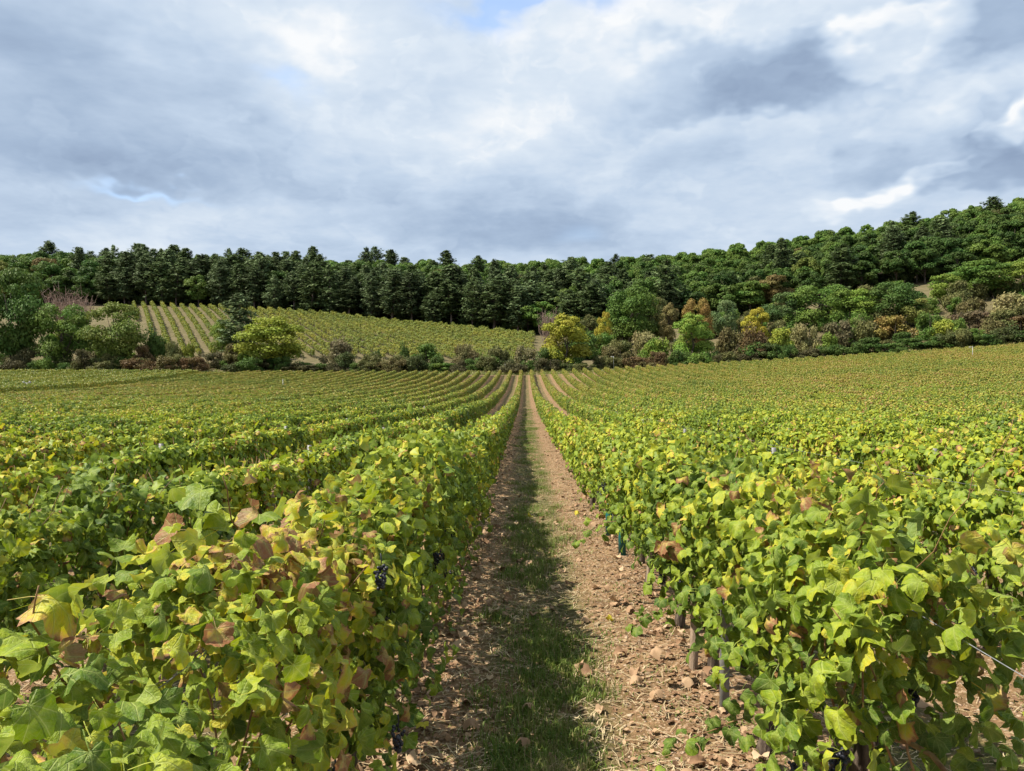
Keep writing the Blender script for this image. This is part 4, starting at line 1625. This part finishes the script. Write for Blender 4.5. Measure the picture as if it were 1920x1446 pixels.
def post_mesh():
    mb = MB()
    # folded sheet-steel profile with wire notches
    prof = [(-.022, -.016), (-.022, .016), (-.018, .016), (-.018, -.012), (.018, -.012), (.018, .016), (.022, .016), (.022, -.016)]
    n_ = len(prof)
    V_ = [(x_, y_, z_) for z_ in (-.3, 1.0) for x_, y_ in prof]
    fs = [(i_, (i_ + 1) % n_, n_ + (i_ + 1) % n_, n_ + i_) for i_ in range(n_)] + [tuple(range(n_))[::-1], tuple(range(n_, 2 * n_))]
    mb.add(V_, fs)
    for z_ in (.35, .62, .83, .96):
        mb.box((.026, 0, z_), (.008, .02, .012))
        mb.box((-.026, 0, z_), (.008, .02, .012))
    return mb.mesh('trellis_post', M_POST)


PM = post_mesh()
for k in (-3, -2, -1, 0, 1, 2):
    X = XR + SP * k
    for j in range(0 if k >= 0 else 1, 7):
        y_ = 4.02 + 5 * j + (.5 if k < 0 else 0)
        side = 'right' if k >= 0 else 'left'
        ob = link('trellis_post', PM)
        ob.location = (X - .04, y_, gz(X, y_))
        tag(ob, f'steel trellis post, {ordinal(j + 1)} from the camera, in the {ordinal(k + 1 if k >= 0 else -k)} row {side} of the path', 'post', 'trellis posts')

# stakes tied to young vines, and the green plastic guards
def stake(X, Y, h_, r0, label):
    mb = MB()
    zz = np.linspace(-.15, h_, 6)
    mb.tube([(X + .01 * math.sin(z_ * 4), Y + .02 * z_, gz(X, Y) + z_) for z_ in zz], np.interp(zz, [-.15, h_ - .03, h_], [r0, r0 * .92, r0 * .7]), 9)
    tag(mb.build('vine_stake', M_STAKE, smooth=True), label, 'stake', 'wooden vine stakes')


stake(.985, 4.55, .62, .026, 'short pale wooden stake between near vines right of the path')
stake(.99, 6.25, .66, .020, 'weathered thin stake beside the vine trunk right of the path')
stake(2.98, 5.7, .6, .022, 'wooden stake in the second row right of the path')


def guard(X, Y, z0, h_, label):
    mb = MB()
    n_ = 14
    ring = lambda r_, z_: [(X + r_ * math.cos(a_) * (1.0 if abs(math.cos(a_)) < .8 else .92), Y + r_ * math.sin(a_), z_) for a_ in np.arange(n_) * 2 * math.pi / n_]
    zb = gz(X, Y) + z0
    V_ = ring(.042, zb) + ring(.042, zb + h_) + ring(.037, zb + h_) + ring(.037, zb)
    fs = []
    for a_, b_ in ((0, 1), (1, 2), (2, 3), (3, 0)):
        for i_ in range(n_):
            j_ = (i_ + 1) % n_
            fs.append((a_ * n_ + i_, a_ * n_ + j_, b_ * n_ + j_, b_ * n_ + i_))
    mb.add(V_, fs)
    tag(mb.build('vine_guard', M_GUARD, smooth=True), label, 'plant guard', 'green vine guards')


guard(.98, 7.85, -.02, .42, 'teal plastic guard tube under the right row, nearer one')
guard(.97, 9.0, -.02, .46, 'teal plastic guard tube under the right row, farther one')

# ------------------------------------------------------------------ things standing out in the field
def marker(px, Y, h_, label, head=None):
    X, Y = at(px, Y)
    root = empty('marker_post', (X, Y, gz(X, Y)))
    mb = MB()
    mb.tube([(0, 0, -.2), (0, 0, h_)], [.035, .03], 8)
    mb.build('post', M_WHITE, root, True)
    if head == 'cross':
        b_ = MB()
        b_.box((0, 0, h_ + .03), (.9, .05, .06))
        b_.build('crossbar', M_WHITE, root)
        for sx_ in (-.36, .34):
            b_ = MB()
            b_.box((sx_, 0, h_ + .12), (.18, .15, .14))
            b_.build('box', M_WHITE, root)
    elif head == 'flag':
        b_ = MB()
        b_.box((-.28, 0, h_ - .10), (.5, .03, .10))
        b_.build('panel', M_WHITE, root)
    tag(root, label, 'post', 'pale posts in the vines')


marker(40, 84, 1.5, 'white post with a short crossbar above the vines at far left', 'cross')
marker(528, 96, 1.6, 'thin pale post above the vines left of the path')
marker(1815, 118, 2.1, 'thin pale post with a small panel in the vines at far right', 'flag')
marker(947, 141, 1.7, 'small pale post at the hedge beyond the end of the path')
marker(1150, 143, 2.6, 'pale angled post at the hedge right of the path end', 'flag')

# ------------------------------------------------------------------ the floor of the alley: grass, straw, fallen leaves, stones
def blades(name, n_, xs, ys, hmin, hmax, wid, vmean, flat=0.0, seed=1):
    r_ = np.random.default_rng(seed)
    x_ = xs(r_, n_)
    y_ = ys(r_, n_)
    z_ = ground(x_, y_)
    th = r_.uniform(0, 6.28, n_)
    lean = r_.uniform(.15, .9, n_) + flat
    h_ = r_.uniform(hmin, hmax, n_)
    wd = wid * r_.uniform(.6, 1.4, n_)
    dx_, dy_ = np.cos(th), np.sin(th)
    sx_, sy_ = -dy_, dx_
    b0 = np.stack([x_, y_, z_ - .005], -1)
    m1 = b0 + np.stack([dx_ * h_ * lean * .35, dy_ * h_ * lean * .35, h_ * .6], -1)
    m2 = b0 + np.stack([dx_ * h_ * lean, dy_ * h_ * lean, h_ * (1 - .35 * np.clip(lean, 0, 1.2))], -1)
    s0 = np.stack([sx_ * wd, sy_ * wd, np.zeros(n_)], -1)
    V_ = np.stack([b0 - s0, b0 + s0, m1 + s0 * .8, m1 - s0 * .8, m2], 1).reshape(-1, 3)
    o_ = np.arange(n_)[:, None] * 5
    mb = MB()
    C = np.zeros((n_, 3))
    C[:, 0] = np.clip(r_.normal(vmean, .2, n_), 0, 1)
    mb.V, mb.C = [V_], [np.repeat(C, 5, 0)]
    mb.Fc = [o_ + np.array([[0, 1, 2, 3]]), o_ + np.array([[3, 2, 4]])]
    mb.nv = len(V_)
    return mb, name


PC = XR - SP / 2 - .02      # middle of the path


def patchy_x(spread_):
    def f(r_, n_):
        return PC + r_.normal(0, spread_, n_)
    return f


def ylog(a_, b_):
    return lambda r_, n_: np.exp(r_.uniform(math.log(a_), math.log(b_), n_))


# tufts: cluster centres along the middle of the alley
rt = np.random.default_rng(77)
ntuft = 520
ty_ = np.exp(rt.uniform(math.log(2.6), math.log(60), ntuft))
tx_ = PC - .02 + rt.normal(0, .16, ntuft) + .05 * np.sin(ty_ * 1.3)
tw_ = rt.random(ntuft) ** 2 + .1
noise_keep = (np.sin(ty_ * 2.1 + 1) * np.sin(ty_ * .83) + rt.normal(0, .4, ntuft)) > -.12
tx_, ty_, tw_ = tx_[noise_keep], ty_[noise_keep], tw_[noise_keep]


def tuft_xy(r_, n_):
    k_ = r_.choice(len(tx_), n_, p=tw_ / tw_.sum())
    tuft_xy.k = k_
    return tx_[k_] + r_.normal(0, .055, n_) * (1 + ty_[k_] * .03)


def tuft_y(r_, n_):
    return ty_[tuft_xy.k] + r_.normal(0, .065, n_) * (1 + ty_[tuft_xy.k] * .05)


mb, _ = blades('grass', 46000, tuft_xy, tuft_y, .02, .095, .0024, .46, seed=2)
tag(mb.build('grass', M_GRASS), 'short patchy grass growing along the middle of the path', 'grass', kind='stuff')
mb, _ = blades('grass', 15000, patchy_x(.34), ylog(2.5, 45), .012, .04, .0024, .58, .3, seed=3)
tag(mb.build('low_grass', M_GRASS), 'thin low weeds and moss on the path', 'grass', kind='stuff')
rw = np.random.default_rng(41)
wx_c, wy_c = rw.uniform(-3.5, 6.5, 420), np.exp(rw.uniform(math.log(2.2), math.log(26), 420))


def weed_x(r_, n_):
    weed_x.k = r_.integers(0, 420, n_)
    return wx_c[weed_x.k] + r_.normal(0, .07, n_)


def weed_y(r_, n_):
    return wy_c[weed_x.k] + r_.normal(0, .09, n_)


mb, _ = blades('grass', 24000, weed_x, weed_y, .010, .045, .0032, .42, .5, seed=4)
tag(mb.build('weeds', M_GRASS), 'scattered weeds under the vine rows', 'weeds', kind='stuff')
mb, _ = blades('grass', 26000, lambda r_, n_: r_.uniform(-100, 96, n_), lambda r_, n_: 137.2 + 5.5 * r_.random(n_), .15, .75, .035, .62, .2, seed=6)
tag(mb.build('headland_grass', M_GRASS), 'rough grass between the row ends and the hedge', 'grass', kind='stuff')
# one pale dry tuft at the foot of the picture
mb, _ = blades('grass', 700, lambda r_, n_: .145 + r_.normal(0, .055, n_), lambda r_, n_: 3.30 + r_.normal(0, .06, n_), .06, .15, .0018, .70, seed=5)
tag(mb.build('pale_grass_tuft', M_GRASS), 'pale yellowish grass tuft in the middle of the path', 'grass tuft', kind='stuff')


def strips(n_, seed, label, xspread, y0, y1):
    r_ = np.random.default_rng(seed)
    x_ = r_.uniform(-3.2, 6.0, n_) if xspread is None else PC + r_.normal(0, xspread, n_)
    y_ = np.exp(r_.uniform(math.log(y0), math.log(y1), n_))
    z_ = ground(x_, y_) + r_.uniform(.004, .016, n_)
    th = r_.uniform(0, 6.28, n_)
    L_ = r_.uniform(.03, .14, n_)
    wd = r_.uniform(.0012, .003, n_)
    d_ = np.stack([np.cos(th), np.sin(th), r_.normal(0, .08, n_)], -1)
    s_ = np.stack([-np.sin(th), np.cos(th), np.zeros(n_)], -1) * wd[:, None]
    c_ = np.stack([x_, y_, z_], -1)
    a_, b_ = c_ - d_ * L_[:, None] / 2, c_ + d_ * L_[:, None] / 2
    m_ = c_ + s_ * 3 + np.array([0, 0, .006])
    V_ = np.stack([a_ - s_, a_ + s_, m_ + s_, m_ - s_, b_ + s_, b_ - s_], 1).reshape(-1, 3)
    o_ = np.arange(n_)[:, None] * 6
    mb = MB()
    mb.V, mb.C, mb.nv = [V_], [np.zeros((len(V_), 3))], len(V_)
    mb.Fc = [o_ + np.array([[0, 1, 2, 3]]), o_ + np.array([[3, 2, 4, 5]])]
    tag(mb.build('straw', M_STRAW), label, 'straw', kind='stuff')


strips(15000, 8, 'dry stalks and straw strewn over the soil', None, 2.0, 25)
strips(3500, 9, 'dry stalks lying in the grass of the path', .4, 2.4, 18)

# fallen leaves: crumpled copies of the vine leaf
FALLEN = []
for s_ in range(6):
    V_, F_, C_ = leaf_template(22, (.5, .2, .7, -.3, .4, .9)[s_], (.9, 1.2, .5, 1.0, -.6, .7)[s_], .16, 500 + s_, True, .05)
    V_ = V_ - [0, .3, 0]
    V_[:, 2] -= V_[:, 2].min() - .02
    C_ = C_ * 0
    C_[:, 0] = 0
    b_ = MB()
    b_.add(V_, F_, C_)
    FALLEN.append(b_.mesh('fallen_leaf', M_FALLEN, True))
rf = np.random.default_rng(900)


def strip_x(r_):
    """Leaves gather beside the vine rows rather than in the middle."""
    q = r_.random()
    if q < .40:
        return XL + abs(r_.normal(.12, .28)), 'beside the left row'
    if q < .72:
        return XR - abs(r_.normal(.10, .28)), 'beside the right row'
    if q < .82:
        return PC + r_.normal(0, .3), 'in the middle of the path'
    return XR + r_.uniform(.2, 2.2), 'beyond the first right row'


nfall = 0
while nfall < 290:
    x_, where = strip_x(rf)
    y_ = 2.3 + 9.0 * rf.random() ** 1.25
    px = 985 + x_ / y_ * 1450
    if px < 0 or px > 1930:
        continue
    v_ = float(np.clip(rf.beta(2, 1.8) * .86, 0, 1))
    if rf.random() < .03:
        v_ = .98
    hue = 'dark brown' if v_ < .28 else ('russet' if v_ < .5 else ('tan' if v_ < .9 else 'yellow'))
    sc = rf.uniform(.045, .088)
    M4 = Matrix.Translation((x_, y_, gz(x_, y_) + .002)) @ Matrix.Rotation(rf.uniform(0, 6.28), 4, 'Z') @ Matrix.Rotation(rf.normal(0, .22), 4, 'X') @ Matrix.Rotation(rf.normal(0, .22), 4, 'Y') @ Matrix.Scale(sc, 4)
    ob = link('fallen_leaf', FALLEN[int(rf.integers(0, 6))], None, M4, (v_ + .2, 0, 0))
    near = 'near the camera' if y_ < 4 else ('a few steps off' if y_ < 7 else 'farther along')
    tag(ob, f'{hue} fallen vine leaf {where}, {near}', 'fallen leaf', f'{hue} fallen leaves {where}, {near}')
    nfall += 1
# the many smaller or farther ones
b_ = MB()
n_ = 9500
x_ = np.array([strip_x(rf)[0] for _ in range(n_)])
wide_ = rf.random(n_) < .3
x_ = np.where(wide_, XR + SP * rf.integers(-4, 5, n_) + rf.normal(0, .35, n_), x_)
y_ = np.exp(np.where(rf.random(n_) < .55, rf.uniform(math.log(2.2), math.log(9), n_), rf.uniform(math.log(2.2), math.log(60), n_)))
c_ = np.zeros((n_, 3))
c_[:, 0] = np.clip(rf.beta(2, 2.4, n_) * .70, 0, 1)
nrm = np.stack([rf.normal(0, .35, n_), rf.normal(0, .35, n_), np.ones(n_)], -1)
tmpl = LEAF_LOW[2]
b_.add_many(tmpl[0], tmpl[1], np.stack([x_, y_, ground(x_, y_) + .012], -1), frames(nrm, rf.normal(size=(n_, 3))), np.where(y_ < 10, rf.uniform(.012, .036, n_), rf.uniform(.03, .075, n_)), c_)
fo = b_.build('leaf_litter', M_FALLEN)
fo.color = (.2, 0, 0, 1)
tag(fo, 'litter of small dry leaf pieces along the vine rows', 'leaves', kind='stuff')

# stones
STONES = []
for s_ in range(6):
    r_ = np.random.default_rng(700 + s_)
    p = (1 + 5 ** .5) / 2
    iv = unit(np.array([(-1, p, 0), (1, p, 0), (-1, -p, 0), (1, -p, 0), (0, -1, p), (0, 1, p), (0, -1, -p), (0, 1, -p), (p, 0, -1), (p, 0, 1), (-p, 0, -1), (-p, 0, 1)], float))
    iv = iv * r_.uniform(.7, 1.25, (12, 1)) * [1, r_.uniform(.6, .9), r_.uniform(.4, .6)]
    fi = [(0, 11, 5), (0, 5, 1), (0, 1, 7), (0, 7, 10), (0, 10, 11), (1, 5, 9), (5, 11, 4), (11, 10, 2), (10, 7, 6), (7, 1, 8), (3, 9, 4), (3, 4, 2), (3, 2, 6), (3, 6, 8), (3, 8, 9), (4, 9, 5), (2, 4, 11), (6, 2, 10), (8, 6, 7), (9, 8, 1)]
    b_ = MB()
    b_.add(iv, fi)
    STONES.append((b_.mesh('stone', M_STONE), iv, fi))
ns = 0
while ns < 240:
    x_, where = strip_x(rf)
    y_ = 2.3 + 7.5 * rf.random() ** 1.2
    px = 985 + x_ / y_ * 1450
    if px < 0 or px > 1930:
        continue
    sc = .008 + .020 * rf.random() ** 2
    M4 = Matrix.Translation((x_, y_, gz(x_, y_) + sc * .12)) @ Matrix.Rotation(rf.uniform(0, 6.28), 4, 'Z') @ Matrix.Rotation(rf.normal(0, .2), 4, 'X') @ Matrix.Scale(sc, 4)
    ob = link('stone', STONES[int(rf.integers(0, 6))][0], None, M4)
    near = 'near the camera' if y_ < 4 else ('a few steps off' if y_ < 7 else 'farther along')
    tag(ob, f'small pale limestone half sunk {where}, {near}', 'stone', f'stones {where}, {near}')
    ns += 1
b_ = MB()
for s_ in range(6):
    n_ = 2600
    x_ = np.array([strip_x(rf)[0] for _ in range(n_)])
    y_ = np.exp(rf.uniform(math.log(2.2), math.log(30), n_))
    b_.add_many(STONES[s_][1], STONES[s_][2], np.stack([x_, y_, ground(x_, y_)], -1), frames(np.tile([0, 0, 1.], (n_, 1)) + rf.normal(0, .2, (n_, 3)), rf.normal(size=(n_, 3))), rf.uniform(.003, .009, n_) * np.where(y_ > 9, 1.8, 1))
tag(b_.build('gravel', M_STONE), 'fine limestone gravel in the tan soil', 'gravel', kind='stuff')
